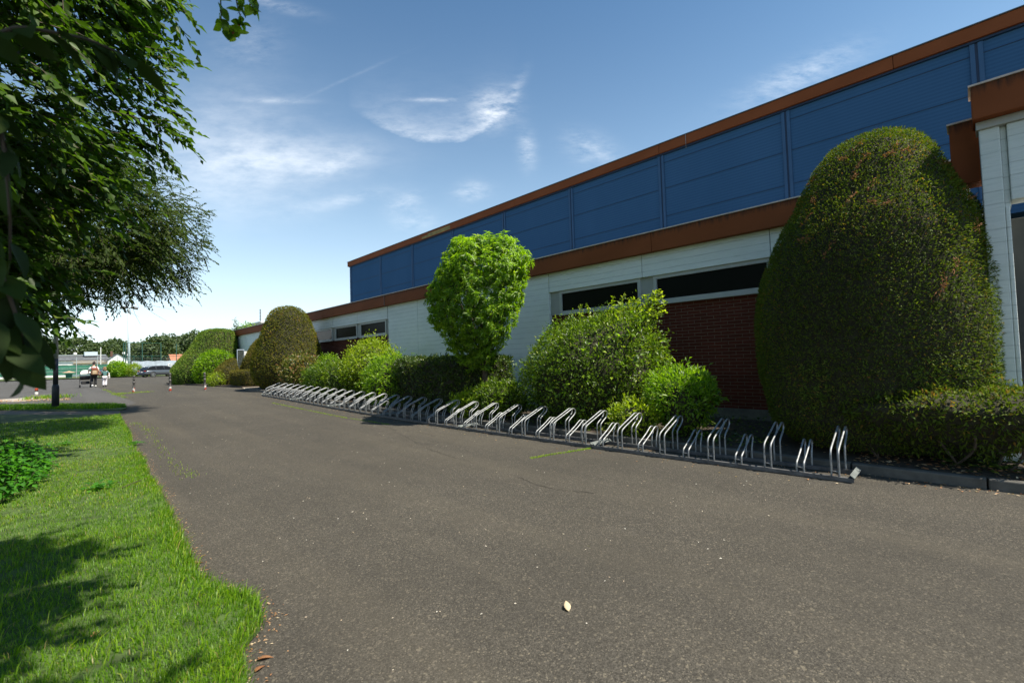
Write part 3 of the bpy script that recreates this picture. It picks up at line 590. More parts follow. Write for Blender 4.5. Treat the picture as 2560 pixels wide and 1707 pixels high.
for q in range(10):     # drooping rosettes of long leaves at the end of every shoot
    a = 2 * math.pi * q / 10 + rng.random(ns) * .5; e1 = unit(np.cross(Nr, np.array([.1, .2, 1.]))); e2 = np.cross(Nr, e1)
    d = e1 * np.cos(a)[:, None] + e2 * np.sin(a)[:, None]
    PP.append(P - Nr * .02 * (q % 3)); DD.append(d + Nr * (.75 - .12 * (q % 4)) + np.array([0, 0, -.25]) + rng.normal(size=P.shape) * .15); NN.append(Nr + np.array([0, 0, .8]) + rng.normal(size=P.shape) * .2); VV.append(rng.random(ns))
PP, DD, NN = np.concatenate(PP), np.concatenate(DD), np.concatenate(NN); m = len(PP); sh = np.tile(.2 * rng.normal(size=ns), 10)
leaves('crown', PP, DD, NN, .095 * (.6 + .7 * rng.random(m)), .027 * (.8 + .4 * rng.random(m)), MAT['lime'], BT, np.clip(.5 + sh + .12 * rng.normal(size=m), 0, 1), curl=.3)
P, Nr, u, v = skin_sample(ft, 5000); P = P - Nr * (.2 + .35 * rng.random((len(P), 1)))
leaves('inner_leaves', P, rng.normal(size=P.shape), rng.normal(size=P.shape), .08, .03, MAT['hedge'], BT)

# ================================================================== TREES ON THE LEFT
def ell_pts(c, r, n, lo=.55):
    d = unit(rng.normal(size=(n, 3))); k = (lo ** 3 + (1 - lo ** 3) * rng.random(n)) ** (1 / 3); return np.array(c) + d * k[:, None] * np.array(r), d
def sprays(P, out, ln, per, L, W, droop=.3, side=.85):
    """twigs of alternate leaves; returns leaf arrays + twig paths"""
    n = len(P); out = unit(out); A = []; D = []; N_ = []; paths = []
    sd = unit(np.cross(out, np.array([0, 0, 1.])) + 1e-6)
    l = ln * (.6 + .8 * rng.random(n))
    for j in range(per):
        t = (j + .5) / per; sg = 1 if j % 2 else -1
        p = P + out * (l * t)[:, None]; p[:, 2] -= droop * l * t * t
        d = out * (.55 + .3 * t) + sd * sg * side * (1 - .55 * t) + rng.normal(size=(n, 3)) * .18; d[:, 2] -= .10 + droop * t * .5 + .25 * rng.random(n)
        A.append(p); D.append(d); N_.append(np.array([0, -.15, 1.]) + out * .35 + rng.normal(size=(n, 3)) * .45)
    tp = [np.stack([P[i] + out[i] * l[i] * t - np.array([0, 0, droop * l[i] * t * t]) for t in (0, .5, 1)]) for i in range(n)]
    return np.concatenate(A), np.concatenate(D), np.concatenate(N_), tp
def twig_mesh(name, paths, r, mat, parent):
    b = MB()
    for p in paths: b.tube(p, [r, r * .7, r * .3], 3, cap=False)
    return b.build(name, mat, parent)
# --- tree A: broad-leaved tree close to the camera, its crown hanging over the lawn
TA = empty('broadleaf_tree', (-3.4, 7.2, .0), 'tall dark broadleaf tree overhanging the lawn on the left', 'tree')
b = MB(); b.tube(smoothpath([(-3.4, 7.2, -.1), (-3.3, 7.15, 2), (-3.0, 7.0, 4.5), (-2.4, 6.6, 7.5), (-1.6, 6, 10)], 4), np.linspace(.26, .06, 17), 12); b.build('trunk', MAT['bark'], TA, True)
LA = [((-1.3, 7.6, 4.7), (2.35, 2.3, 2.1), 2600), ((-1.85, 8.0, 2.9), (1.95, 1.9, 1.35), 1000), ((-1.6, 7.0, 7.2), (2.7, 2.7, 1.6), 1400), ((-3.0, 5.4, 4.0), (1.9, 1.8, 2.6), 500), ((-.05, 1.9, 4.5), (1.2, 1.2, .8), 900), ((-1.2, 1.2, 5.0), (1.6, 2.2, 1.2), 200), ((-.95, 8.0, 2.25), (1.15, 1.6, .62), 620), ((-2.6, 5.6, 5.6), (2.2, 1.8, 1.6), 700), ((-.6, 7.3, 6.3), (1.7, 1.8, 1.2), 500), ((.15, -.5, 4.5), (1.1, 1.0, .6), 400)]  # last lobe, unseen overhead, is added to shade the near leaves
P = []; O = []
for c, r, n in LA:
    p, d = ell_pts(c, r, n * 3, .62)
    # keep clumps and clear gaps
    s = vnoise(p, 1.1, 0, 7) > -.22; p, d = p[s][:n], d[s][:n]
    P.append(p); O.append(d * np.array([1, 1, .5]) + np.array([.35, -.25, -.10]))
P = np.concatenate(P); O = np.concatenate(O) + rng.normal(size=P.shape) * .75
dp = .7 * P[:, 0] + .71 * P[:, 1]; over = (P[:, 2] - 1.3) / np.maximum(dp, .2) > 1.36
ok = (P[:, 0] - .26 * P[:, 2] < .1) & ((np.degrees(np.arctan2(P[:, 0], P[:, 1])) < 9.2) | over) & ((P[:, 1] > 3.6) | over); lx, ly = P[:, 0] - .26 * P[:, 2], P[:, 1] + .55 * P[:, 2]      # an opening in the canopy lets the sun through to the nettles
ok &= ~((np.abs(lx + .45) < .62) & (np.abs(ly - 8.2) < 1.6) & (rng.random(len(P)) < .85))
P, O = P[ok], O[ok]
b = MB()
for k in range(26):
    c, r, n = LA[k % len(LA)]; q = np.array(c) + unit(rng.normal(size=3)) * np.array(r) * .55; z = np.clip(q[2] * .75, 1.6, 8); f = (z + .1) / 10
    s = np.array([-3.4 + 1.8 * f ** 1.6, 7.2 - 1.2 * f ** 1.6, z]); m = (s + q) / 2 + np.array([0, 0, .35]); b.tube(smoothpath([s, m, q], 4), np.linspace(.06, .016, 9), 6)
b.build('limb', MAT['bark'], TA, True)
A, D, N_, tp = sprays(P, O, .42, 13, .09, .05, .30)
twig_mesh('twig', tp, .006, MAT['twig'], TA)
sz = .6 + .65 * rng.random(len(A))
leaves('crown', A, D, N_, .115 * sz, .070 * sz, MAT['tree'], TA, np.clip(.45 + .22 * rng.normal(size=len(A)) + .12 * vnoise(A, 1.2), 0, 1), curl=.12)
# low twigs right beside the camera
NEAR = [[(-.149, 1.514, 2.062), (-.056, 1.423, 2.049), (.045, 1.393, 2.055), (.123, 1.388, 2.04)],
        [(-.158, 1.463, 1.884), (-.094, 1.401, 1.824), (-.075, 1.391, 1.683), (-.075, 1.468, 1.546)],
        [(-.149, 1.396, 1.627), (-.093, 1.346, 1.531), (-.066, 1.352, 1.439), (-.05, 1.383, 1.36)],
        [(-.137, 1.394, 1.439), (-.087, 1.347, 1.382), (-.05, 1.386, 1.302)]]
b = MB(); P = []; D = []; N_ = []
for q in NEAR:
    q = [(-1.6, 3.2, 2.9), (-.5, 1.8, q[0][2] + .25)] + q; s = smoothpath(q, 6); b.tube(s, np.linspace(.009, .002, len(s)), 6)
    k0 = len(s) // 3; idx = np.linspace(k0, len(s) - 1, 13)
    for j, t in enumerate(idx):
        i = int(t); d = s[min(i + 1, len(s) - 1)] - s[max(i - 1, 0)]; d = d / np.linalg.norm(d); sd = np.cross(d, (0, 0, 1)); sd /= np.linalg.norm(sd) + 1e-6
        P.append(s[i]); D.append(d * .6 + sd * (.7 if j % 2 else -.7) + np.array([0, 0, -.45]) + rng.normal(size=3) * .25); N_.append(np.array([.1, -.3, .8]) + rng.normal(size=3) * .3)
b.build('low_branch', MAT['twig'], TA, True)
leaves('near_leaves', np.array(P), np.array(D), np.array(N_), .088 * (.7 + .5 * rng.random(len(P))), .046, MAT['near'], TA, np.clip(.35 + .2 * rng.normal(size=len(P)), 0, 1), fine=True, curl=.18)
# --- climbing vine hanging from the canopy overhead
IV = empty('climbing_vine', (.55, 2.2, 3.4), 'green vine tips hanging into the sky from the canopy overhead', 'vine')
VP = [[(.30, 2.3, 4.6), (.486, 2.228, 3.329), (.493, 2.236, 3.033), (.497, 2.242, 2.86), (.501, 2.241, 2.79), (.526, 2.219, 2.754), (.539, 2.206, 2.74)], [(.45, 2.3, 4.6), (.568, 2.219, 3.288), (.543, 2.192, 2.927), (.556, 2.185, 2.822), (.557, 2.188, 2.753)], [(.6, 2.2, 4.6), (.604, 2.12, 3.15), (.587, 2.148, 2.943), (.591, 2.148, 2.873), (.606, 2.135, 2.838)]]
b = MB(); P = []; D = []; N_ = []; P2 = []; D2 = []
for q in VP:
    s = smoothpath(q, 5); b.tube(s, np.linspace(.004, .0012, len(s)), 5)
    for i in range(7, len(s) - (3 if q is VP[0] else 0)):
        for _ in range(2 if q is VP[1] else 1):
            P.append(s[i] + rng.normal(size=3) * .006); D.append(rng.normal(size=3) * .8 + np.array([.3, -.1, -.7])); N_.append(np.array([.3, -.7, .5]) + rng.normal(size=3) * .5)
    for i in range(len(s) - 8, len(s)): P2.append(s[i]); D2.append(rng.normal(size=3) + np.array([0, 0, -.4]))
b.build('stem', MAT['twig'], IV, True)
leaves('foliage', np.array(P), np.array(D), np.array(N_), .048 * (.6 + .6 * rng.random(len(P))), .040, MAT['lime'], IV, np.clip(.35 + .25 * rng.normal(size=len(P)), 0, 1), fine=True)
leaves('dry_buds', np.array(P2), np.array(D2), rng.normal(size=(len(P2), 3)), .014, .010, MAT['dead'], IV)
# --- tree B: small-leaved tree further along the lawn
TB = empty('small_leaved_tree', (-2.6, 17.0, .15), 'olive small-leaved tree behind the broadleaf tree, its thin drooping twigs against the sky', 'tree')
b = MB(); b.tube(smoothpath([(-2.6, 17, .1), (-2.5, 16.9, 2), (-2.2, 16.8, 4), (-1.6, 16.6, 6.5), (-1, 16.4, 8)], 4), np.linspace(.17, .04, 17), 10); b.build('trunk', MAT['bark'], TB, True)
LB = [((.1, 15.8, 5.2), (2.7, 2.4, 2.2), 1500), ((-.3, 16.4, 7.0), (2.5, 2.4, 1.6), 700), ((-2.4, 17.2, 3.4), (2.0, 2.0, 1.9), 800), ((.9, 15.4, 3.85), (1.9, 1.7, .8), 420), ((-4.6, 15.2, 2.8), (2.0, 2.6, 2.2), 500), ((-3.6, 21., 2.8), (2.6, 2.6, 2.0), 400), ((.15, 11.9, 4.3), (1.6, 1.6, 1.3), 1300), ((-2.2, 11.5, 4.0), (1.8, 1.8, 1.4), 900), ((1.2, 15.2, 4.9), (1.9, 1.6, 1.6), 700)]
P = []; O = []
for c, r, n in LB:
    p, d = ell_pts(c, r, n * 3, .45); s = vnoise(p, 1.1, 0, 7) > -.1; p, d = p[s][:n], d[s][:n]; P.append(p); O.append(d * np.array([1, 1, .6]) + np.array([.25, -.2, -.2]))
P = np.concatenate(P); O = np.concatenate(O) + rng.normal(size=P.shape) * .6
ok = (P[:, 2] > 1.7) & (P[:, 0] - .26 * P[:, 2] < 1.7); P, O = P[ok], O[ok]
b = MB()
for k in range(34):
    i = rng.integers(len(P)); q = P[i]; z = np.clip(q[2] * .7, 1.5, 6.5); s = np.array([-2.6 + .16 * z, 17 - .05 * z, z]); m = (s + q) / 2 + np.array([0, 0, .4]); b.tube(smoothpath([s, m, q], 4), np.linspace(.045, .010, 9), 6)
b.build('limb', MAT['bark'], TB, True)
b = MB()
for k in range(38):   # bare hanging twigs at the lower right
    p = np.array([rng.uniform(-1.2, 2.7), rng.uniform(14.6, 16.6), rng.uniform(3.3, 4.4)]); d = unit(np.array([rng.uniform(-.2, 1), rng.uniform(-.5, .2), rng.uniform(-.7, -.1)])); l = rng.uniform(.4, .95)
    b.tube(smoothpath([p - d * .5, p, p + d * l * .5 - np.array([0, 0, .12]), p + d * l + np.array([.15, 0, -.1])], 4), np.linspace(.006, .002, 13), 4)
b.build('bare_twig', MAT['twig'], TB)
A, D, N_, tp = sprays(P, O, .38, 13, .06, .024, .35, .9); twig_mesh('twig', tp, .004, MAT['twig'], TB)
leaves('crown', A, D, N_, .090 * (.6 + .65 * rng.random(len(A))), .044, MAT['treeb'], TB, np.clip(.5 + .22 * rng.normal(size=len(A)), 0, 1))

# ================================================================== LAWN
EX = np.array([p[0] for p in EDGE]); EY = np.array([p[1] for p in EDGE])
def grass(name, X, Y, hgt, wid, val, edge_lean=None, z0=.02):
    n = len(X); Z = gz(Y) + z0
    a = rng.random(n) * 6.283; lean = (.25 + .55 * rng.random(n)); dx, dy = np.cos(a) * lean, np.sin(a) * lean
    if edge_lean is not None: dx = dx + edge_lean
    s = np.stack([-np.sin(a + rng.normal(size=n) * .6), np.cos(a), np.zeros(n)], 1) * (wid * .5)[:, None]
    B = np.stack([X, Y, Z], 1); up = np.array([0, 0, 1.]); d = np.stack([dx, dy, np.zeros(n)], 1)
    m = B + (d * .35 + up * .60) * hgt[:, None]; t = B + (d * 1.0 + up * .95 - up * (.3 * lean)[:, None]) * hgt[:, None]
    V = np.stack([B - s, B + s, m + s * .8, m - s * .8, t], 1).reshape(-1, 3); k = np.arange(n)[:, None] * 5
    return tag(mesh_np(name, V, [k + np.array([[0, 1, 2, 3]]), k + np.array([[3, 2, 4]])], MAT['grass'], attr=np.repeat(val, 5)), kind='stuff')
def lawn_pts(y0, y1, dens):
    n = int((y1 - y0) * 3.6 * dens); Y = y0 + (y1 - y0) * rng.random(n); X = np.interp(Y, EY, EX) - 3.6 * rng.random(n) ** 1.25 + .015 * rng.normal(size=n)
    return X, Y
XY = [lawn_pts(.9, 3.2, 8500), lawn_pts(3.2, 5.2, 6500), lawn_pts(5.2, 9, 3800), lawn_pts(9, 15.7, 1900)]
X = np.concatenate([q[0] for q in XY]); Y = np.concatenate([q[1] for q in XY]); n = len(X)
ed = np.interp(Y, EY, EX) - X; p3 = np.stack([X, Y, 0 * X], 1); nz = vnoise(p3, 2.2, 0, 8); nz2 = vnoise(p3 + 7, 5, 0, 8)
hgt = (.024 + .030 * rng.random(n) + .022 * np.clip(nz, 0, 1) + .02 * (ed < .1) * rng.random(n)) * np.where(Y > 6, .9, 1)
keep = ~((nz2 < -.42) & (rng.random(n) < .7))
dry = np.exp(-(((X - .25) / .45) ** 2 + ((Y - 9.3) / 1.6) ** 2)) + .5 * np.exp(-(((X - .1) / .5) ** 2 + ((Y - 6.2) / .5) ** 2))
val = np.clip(.42 + .20 * rng.normal(size=n) + .20 * nz + .36 * dry * rng.random(n) + .35 * (rng.random(n) < .05), 0, 1)
keep &= rng.random(n) > .55 * dry
grass('grass', X[keep], Y[keep], hgt[keep], (.0020 + .0020 * rng.random(n))[keep] * np.where(Y[keep] > 6, 1.5, 1) * np.where(Y[keep] > 10, 1.4, 1), val[keep], .28 * np.exp(-ed[keep] / .08))
# a few long coarse blades by the near edge
n = 1500; Y = rng.uniform(1.0, 4.6, n); X = np.interp(Y, EY, EX) - .01 - 1.1 * rng.random(n) ** 2
grass('long_grass', X, Y, .055 + .055 * rng.random(n), .0038 + .0025 * rng.random(n), np.clip(.6 + .15 * rng.normal(size=n), 0, 1), .25 * np.ones(n))
# narrow verge by the lamp post and green tufts in the cracks
n = 9000; t = rng.random(n); X = 1.45 - 5.2 * t; Y = 18.2 + 5.9 * t ** 1.02 + rng.uniform(-.95, .95, n) * np.minimum(1, .25 + (1.5 - X) * 2)
grass('grass', X, Y, .06 + .07 * rng.random(n), .010 + .006 * rng.random(n), np.clip(.42 + .15 * rng.normal(size=n), 0, 1))
def crack_tufts(name, path, dens, w, hh):
    P = smoothpath(path, 8); L = np.linalg.norm(np.diff(P, axis=0), axis=1).sum(); n = int(L * dens); t = rng.random(n) * (len(P) - 1.001); i = t.astype(int); q = P[i] + (P[i + 1] - P[i]) * (t - i)[:, None]
    q = q + rng.normal(size=q.shape) * w; s = rng.random(n) < .35 + .65 * (vnoise(np.c_[q, 0 * q[:, 0]], 3) > -.2)
    q = q[s]; n = len(q); grass(name, q[:, 0], q[:, 1], hh * (.5 + rng.random(n)), .003 + .003 * rng.random(n), np.clip(.72 + .13 * rng.normal(size=n), 0, 1), z0=.003)
crack_tufts('crack_grass', [(4.80, 15.6), (4.79, 13.8), (4.78, 12.2), (4.77, 10.4), (4.86, 8.6)], 260, .022, .022)
crack_tufts('crack_grass', [(4.36, 4.12), (4.62, 4.08), (5.0, 3.98), (5.32, 3.90)], 700, .018, .020)
crack_tufts('crack_grass', [(1.80, 34), (1.77, 29), (1.74, 25.6), (1.80, 22.5)], 60, .06, .05)
crack_tufts('crack_grass', [(1.75, 25.5), (2.1, 26.2), (2.9, 26.4)], 500, .12, .07)
crack_tufts('crack_grass', [(1.22, 13.6), (1.32, 12.6), (1.30, 11.6), (1.18, 9.6), (1.12, 7.4), (1.16, 6.6)], 70, .06, .03)
# leafy weeds
def weed_patch(name, pts, label, lean=1., n=40, hh=.4, L=.075):
    x, y = pts; root = empty(name, (x, y, g1(y) + .02), label, 'weeds'); return root
WD = weed_patch('nettle_patch', (-.62, 8.2), 'dense mound of dark green nettles on the lawn at the left edge')
P = []; D = []; N_ = []; b = MB()
for k in range(420):
    a = rng.random() * 6.283; r = rng.random() ** .5; x = -.72 + .60 * r * math.cos(a); y = 8.2 + 1.75 * r * math.sin(a); hs = (.20 + .30 * (1 - r * r)) * (.8 + .4 * rng.random()); z = g1(y) + .02; lx, ly = rng.normal() * .06 + .10 * r * math.cos(a), rng.normal() * .06
    b.tube([(x, y, z), (x + lx * .5, y + ly * .5, z + hs * .55), (x + lx, y + ly, z + hs)], [.004, .003, .002], 4, cap=False)
    for j in range(6):
        t = .25 + .75 * (j + 1) / 6; aa = j * 1.57 + rng.random() * .5
        for sg in (0, math.pi):
            P.append((x + lx * t, y + ly * t, z + hs * t)); D.append((math.cos(aa + sg), math.sin(aa + sg), -.25 + .3 * (j == 5))); N_.append((.2 * math.cos(aa + sg), .2 * math.sin(aa + sg), 1))
b.build('stem', MAT['nettle'] if False else MAT['twig'], WD)
leaves('foliage', np.array(P), np.array(D) + rng.normal(size=(len(P), 3)) * .2, np.array(N_) + rng.normal(size=(len(P), 3)) * .2, .085 * (.6 + .6 * rng.random(len(P))), .046, MAT['nettle'], WD)
for (x, y, sz, lb) in ((.10, 10.9, .5, 'low clump of broad weed leaves beyond the nettle mound'), (.32, 6.7, .6, 'flat rosette of broad leaves in the lawn near the fallen twig'), (.95, 10.0, .45, 'small dark weed clump at the lawn edge')):
    R = weed_patch('weed_rosette', (x, y), lb); m = 46; a = rng.random(m) * 6.283
    leaves('foliage', np.c_[x + rng.normal(size=m) * .10 * sz, y + rng.normal(size=m) * .14 * sz, g1(y) + .02 + .10 * sz * rng.random(m)], np.c_[np.cos(a), np.sin(a), .35 * np.ones(m)], np.c_[-.3 * np.cos(a), -.3 * np.sin(a), np.ones(m)], .13 * sz * (.7 + .5 * rng.random(m)), .065 * sz, MAT['nettle'], R, fine=True)
def ribbon(pts, w):
    P = smoothpath(pts, 14); P = P + np.c_[rng.normal(size=(len(P), 2)) * .012, np.zeros(len(P))] if P.shape[1] == 3 else P + rng.normal(size=P.shape) * .012
    d = np.gradient(P[:, :2], axis=0); nrm = unit(np.c_[-d[:, 1], d[:, 0]]); ww = w * (.3 + rng.random(len(P)))[:, None]; V = np.concatenate([np.c_[P[:, :2] + nrm * ww, gz(P[:, 1]) + .003], np.c_[P[:, :2] - nrm * ww, gz(P[:, 1]) + .003]]); m = len(P)
    return tag(mesh_np('asphalt_crack', V, np.array([[i + 1, i, m + i, m + i + 1] for i in range(m - 1)]), MAT['crack']), kind='structure')
MAT['crack'] = plain('crack_dirt', (.030, .026, .020), .95, var=.4, scale=30)
ribbon([(4.75, 8.4), (4.45, 7.6), (4.2, 6.7), (4.05, 6.3)], .0045); ribbon([(3.95, 5.9), (3.8, 5.2), (3.75, 4.6)], .0045); ribbon([(3.6, 3.6), (3.5, 3.1), (3.65, 2.6)], .0045); ribbon([(4.7, 8.6), (4.6, 7.9), (4.7, 7.2), (4.6, 6.6)], .004)
tag(MB().tube(smoothpath([(.46, 6.50, .035), (.58, 6.62, .05), (.74, 6.83, .045)], 4), .005, 6).build('fallen_twig', MAT['twig']), 'thin dry twig lying across the lawn edge', 'twig')
# fallen leaves
def fallen(x, y, L, W, ang, v, lb, curl=.25, grp='fallen leaves on the ground'):
    z = g1(y) + .006 + .02 * (np.interp(y, EY, EX) > x) * (y < 15)
    o = leaves('fallen_leaf', np.array([[x, y, z]]), np.array([[math.cos(ang), math.sin(ang), .12]]), np.array([[.1, .2, 1]]), L, W, MAT['litter'], None, np.array([v]), fine=True, curl=curl, fold=.5)
    sm = o.modifiers.new('thickness', 'SOLIDIFY'); sm.thickness = .0012; tag(o, lb, 'leaf', grp)
fallen(1.86, 1.53, .062, .034, .9, 1., 'pale beige curled leaf alone on the near asphalt', -.25)
fallen(.63, 2.30, .065, .03, -.35, .28, 'bright orange-brown leaf beside the near grass tip', .2)
fallen(.60, 2.22, .05, .025, .4, .15, 'darker brown leaf tucked under the near grass tip', .2)
fallen(.64, 3.70, .06, .026, .2, .05, 'rust-brown leaf on the lawn edge halfway along the near grass', .2)
fallen(.02, 3.85, .06, .028, -.2, .62, 'tan leaf lying in the lawn grass at the lower left', .2)
fallen(.12, 3.05, .07, .03, 1.0, .45, 'dry tan leaf deep in the nearest lawn grass', .2)
fallen(5.32, 1.25, .045, .02, .5, .35, 'small tan leaf in front of the rail at the near end of the racks', .2)
fallen(5.86, .42, .05, .025, -.4, .05, 'red-brown leaf by the kerb right of the racks', .2)
fallen(5.72, .52, .045, .02, .3, .75, 'cream leaf by the kerb right of the racks', .2)
n = 1500; Y = 1.4 + 13 * rng.random(n) ** 1.3; X = np.interp(Y, EY, EX) + np.abs(rng.normal(size=n)) * .055 - .01; a = rng.random(n) * 6.28
tag(leaves('edge_litter', np.c_[X, Y, gz(Y) + .004], np.c_[np.cos(a), np.sin(a), .1 * np.ones(n)], np.c_[rng.normal(size=(n, 2)) * .3, np.ones(n)], .008 + .014 * rng.random(n), .006, MAT['litter'], None), kind='stuff')
n = 520; X = rng.uniform(.9, 5.2, n); Y = 1.2 + 22 * rng.random(n) ** 1.4; a = rng.random(n) * 6.28
tag(leaves('pale_litter', np.c_[X, Y, gz(Y) + .004], np.c_[np.cos(a), np.sin(a), .1 * np.ones(n)], np.c_[rng.normal(size=(n, 2)) * .2, np.ones(n)], .009 + .02 * rng.random(n) ** 3, .008, MAT['petal'], None), kind='stuff')
n = 420; t = rng.random(n); X = np.where(t < .5, KX - .03 - .25 * rng.random(n) ** 2, rng.uniform(5.0, 5.5, n)); Y = np.where(t < .5, rng.uniform(-.5, 4, n), rng.uniform(.9, 18.5, n)); a = rng.random(n) * 6.28
tag(leaves('leaf_litter', np.c_[X, Y, gz(Y) + .006], np.c_[np.cos(a), np.sin(a), .2 * np.ones(n)], np.c_[rng.normal(size=(n, 2)) * .3, np.ones(n)], .015 + .02 * rng.random(n), .012, MAT['litter'], None), kind='stuff')
n = 900; X = rng.uniform(6.05, 7.0, n); Y = np.where(rng.random(n) < .5, rng.uniform(-1.5, 1, n), rng.uniform(-1, 20, n)); a = rng.random(n) * 6.28
tag(leaves('leaf_litter', np.c_[X, Y, gz(Y) + .09], np.c_[np.cos(a), np.sin(a), .3 * np.ones(n)], np.c_[rng.normal(size=(n, 2)) * .4, np.ones(n)], .03 + .03 * rng.random(n), .022, MAT['litter'], None), kind='stuff')
n = 500; X = rng.uniform(-4, .3, n); Y = 24.0 - X * .9 + .6 * rng.normal(size=n); a = rng.random(n) * 6.28
tag(leaves('leaf_litter', np.c_[X, Y, gz(Y) + .03], np.c_[np.cos(a), np.sin(a), .3 * np.ones(n)], np.c_[rng.normal(size=(n, 2)) * .4, np.ones(n)], .06, .04, MAT['litter'], None), kind='stuff')
n = 2600; X = np.where(rng.random(n) < .45, rng.uniform(6.1, 6.7, n), rng.uniform(6.3, 8.6, n)); Y = np.where(rng.random(n) < .3, rng.uniform(-1.6, .3, n), rng.uniform(1.9, 6, n)); a = rng.random(n) * 6.28
tag(leaves('ground_cover', np.c_[X, Y, gz(Y) + .085 + .10 * rng.random(n)], np.c_[np.cos(a), np.sin(a), .4 * np.ones(n)], np.c_[rng.normal(size=(n, 2)) * .4, np.ones(n)], .06, .03, MAT['hedge'], None), kind='stuff')
# ================================================================== STREET FURNITURE
def stripemat():
    m, N, b, o = newmat('red_white_diagonal_band'); v = coords(N); sep = N.n('ShaderNodeSeparateXYZ'); N.t.links.new(v, sep.inputs[0])
    f = N.math('FRACT', N.math('ADD', N.math('MULTIPLY', sep.outputs[2], 4.2), N.math('ADD', N.math('MULTIPLY', sep.outputs[0], 4.5), .15)))
    c = N.mix(N.math('GREATER_THAN', f, .5), (.42, .05, .025), (.52, .49, .46)); N.t.links.new(c, b.inputs['Base Color']); b.inputs['Roughness'].default_value = .4; return m
MAT['stripe'] = stripemat()
MAT['bollard'] = plain('grey_brown_cast_metal', (.085, .078, .075), .5, .2, var=.35, scale=14)
def bollard(x, y, lb, rz, hh=.80):
    r = empty('bollard', (0, 0, 0), lb, 'bollard', 'posts across the driveway'); k = hh / .80
    MB().lathe((0, 0, 0), [(.22, .046), (.245, .060), (.27, .046), (.30, .040), (.44, .039), (.455, .055), (.48, .055), (.495, .038), (.60, .036), (.612, .050), (.635, .050), (.65, .036), (.70, .034), (.715, .052), (.735, .040), (.755, .045), (.785, .036), (.80, .012)], 16).build('post', MAT['bollard'], r, True, True)
    MB().lathe((0, 0, 0), [(.03, .048), (.045, .052), (.21, .047), (.222, .046)], 16).build('reflective_band', MAT['stripe'], r, True, True)
    MB().lathe((0, 0, 0), [(-.02, .075), (.010, .072), (.014, .05), (.030, .047)], 16).build('base', MAT['bollard'], r, True, True)
    r.location = (x, y, g1(y) + .004); r.rotation_euler = (0, rad(1.2), rz); r.scale = (1, 1, k)
bollard(2.41, 26.61, 'grey ringed bollard with a red striped foot in a grass tuft, left of three', .2, .78)
bollard(3.59, 25.58, 'grey ringed red-footed bollard in front of the parked grey car, middle of three', 1.5, .84)
bollard(4.79, 24.9, 'grey ringed bollard with a red striped foot in front of the round laurel shrub', 2.4, .82)
r = empty('marker_post', (-.59, 25.59, .27), 'short red and white banded post in weeds left of the lamp post', 'post')
for nm, z0, z1, m in (('foot', -.02, .13, 'bollard'), ('band', .131, .29, 'whitep'), ('band', .291, .345, 'bollard'), ('band', .346, .44, 'red'), ('band', .441, .60, 'whitep'), ('cap', .601, .66, 'red')):
    MB().lathe((-.59, 25.59, .27), [(z0, .05), (z1 - .008, .05), (z1, .046)], 14).build(nm, MAT[m], r, True)
n = 260; a = rng.random(n) * 6.28; X = -.59 + rng.normal(size=n) * .35; Y = 25.6 + rng.normal(size=n) * .3
grass('weed_grass', X + .3, Y, .08 + .14 * rng.random(n), .016 + .01 * rng.random(n), np.clip(.6 + .2 * rng.normal(size=n), 0, 1))
LP = empty('lamp_post', (-.05, 19.48, .2), 'lamp post with a dark thick sleeve rising into the leaves at the left', 'lamp post')
MB().lathe((-.05, 19.48, .2), [(-.05, .086), (.62, .084), (.68, .080), (.73, .062)], 18).build('sleeve', MAT['lamp_dark'], LP, True)
MB().lathe((-.05, 19.48, .2), [(.731, .060), (1.5, .058)], 18).build('dark_pole', MAT['lamp_dark'], LP, True)
MB().lathe((-.05, 19.48, .2), [(1.501, .058), (4.4, .045)], 18).build('pole', MAT['lamp_silver'], LP, True)
MB().lathe((-.05, 19.48, .2), [(4.4, .05), (4.45, .16), (4.75, .20), (4.80, .24), (4.95, .05), (5.0, .01)], 18).build('lamp_head', MAT['lamp_silver'], LP, True)
# notice board behind the box hedge
NB = empty('notice_board', (7.9, 31.0, .3), 'slim upright white and blue-grey notice board standing behind the box hedge', 'notice board')
MAT['nb_blue'] = plain('blue_grey_board_metal', (.20, .25, .34), .45, var=.1); MAT['nb_frame'] = plain('pale_blue_board_frame', (.36, .42, .50), .45, var=.1); MAT['nb_screen'] = plain('dark_board_window', (.05, .06, .055), .2, var=.6, scale=14)
MB().box(7.60, 7.96, 31.0, 31.12, .2, 2.32).build('body', MAT['nb_blue'], NB)
MB().box(7.97, 8.12, 30.98, 31.14, .2, 2.22).build('side_panel', MAT['whitep'], NB)
MB().box(7.58, 7.965, 30.97, 30.998, 2.28, 2.33).box(7.58, 7.605, 30.97, 30.998, 1.06, 2.28).box(7.94, 7.965, 30.97, 30.998, 1.06, 2.28).box(7.58, 7.965, 30.97, 30.998, 1.02, 1.06).build('frame', MAT['nb_frame'], NB)
MB().box(7.606, 7.939, 30.985, 30.998, 1.061, 2.279).build('window', MAT['nb_screen'], NB)

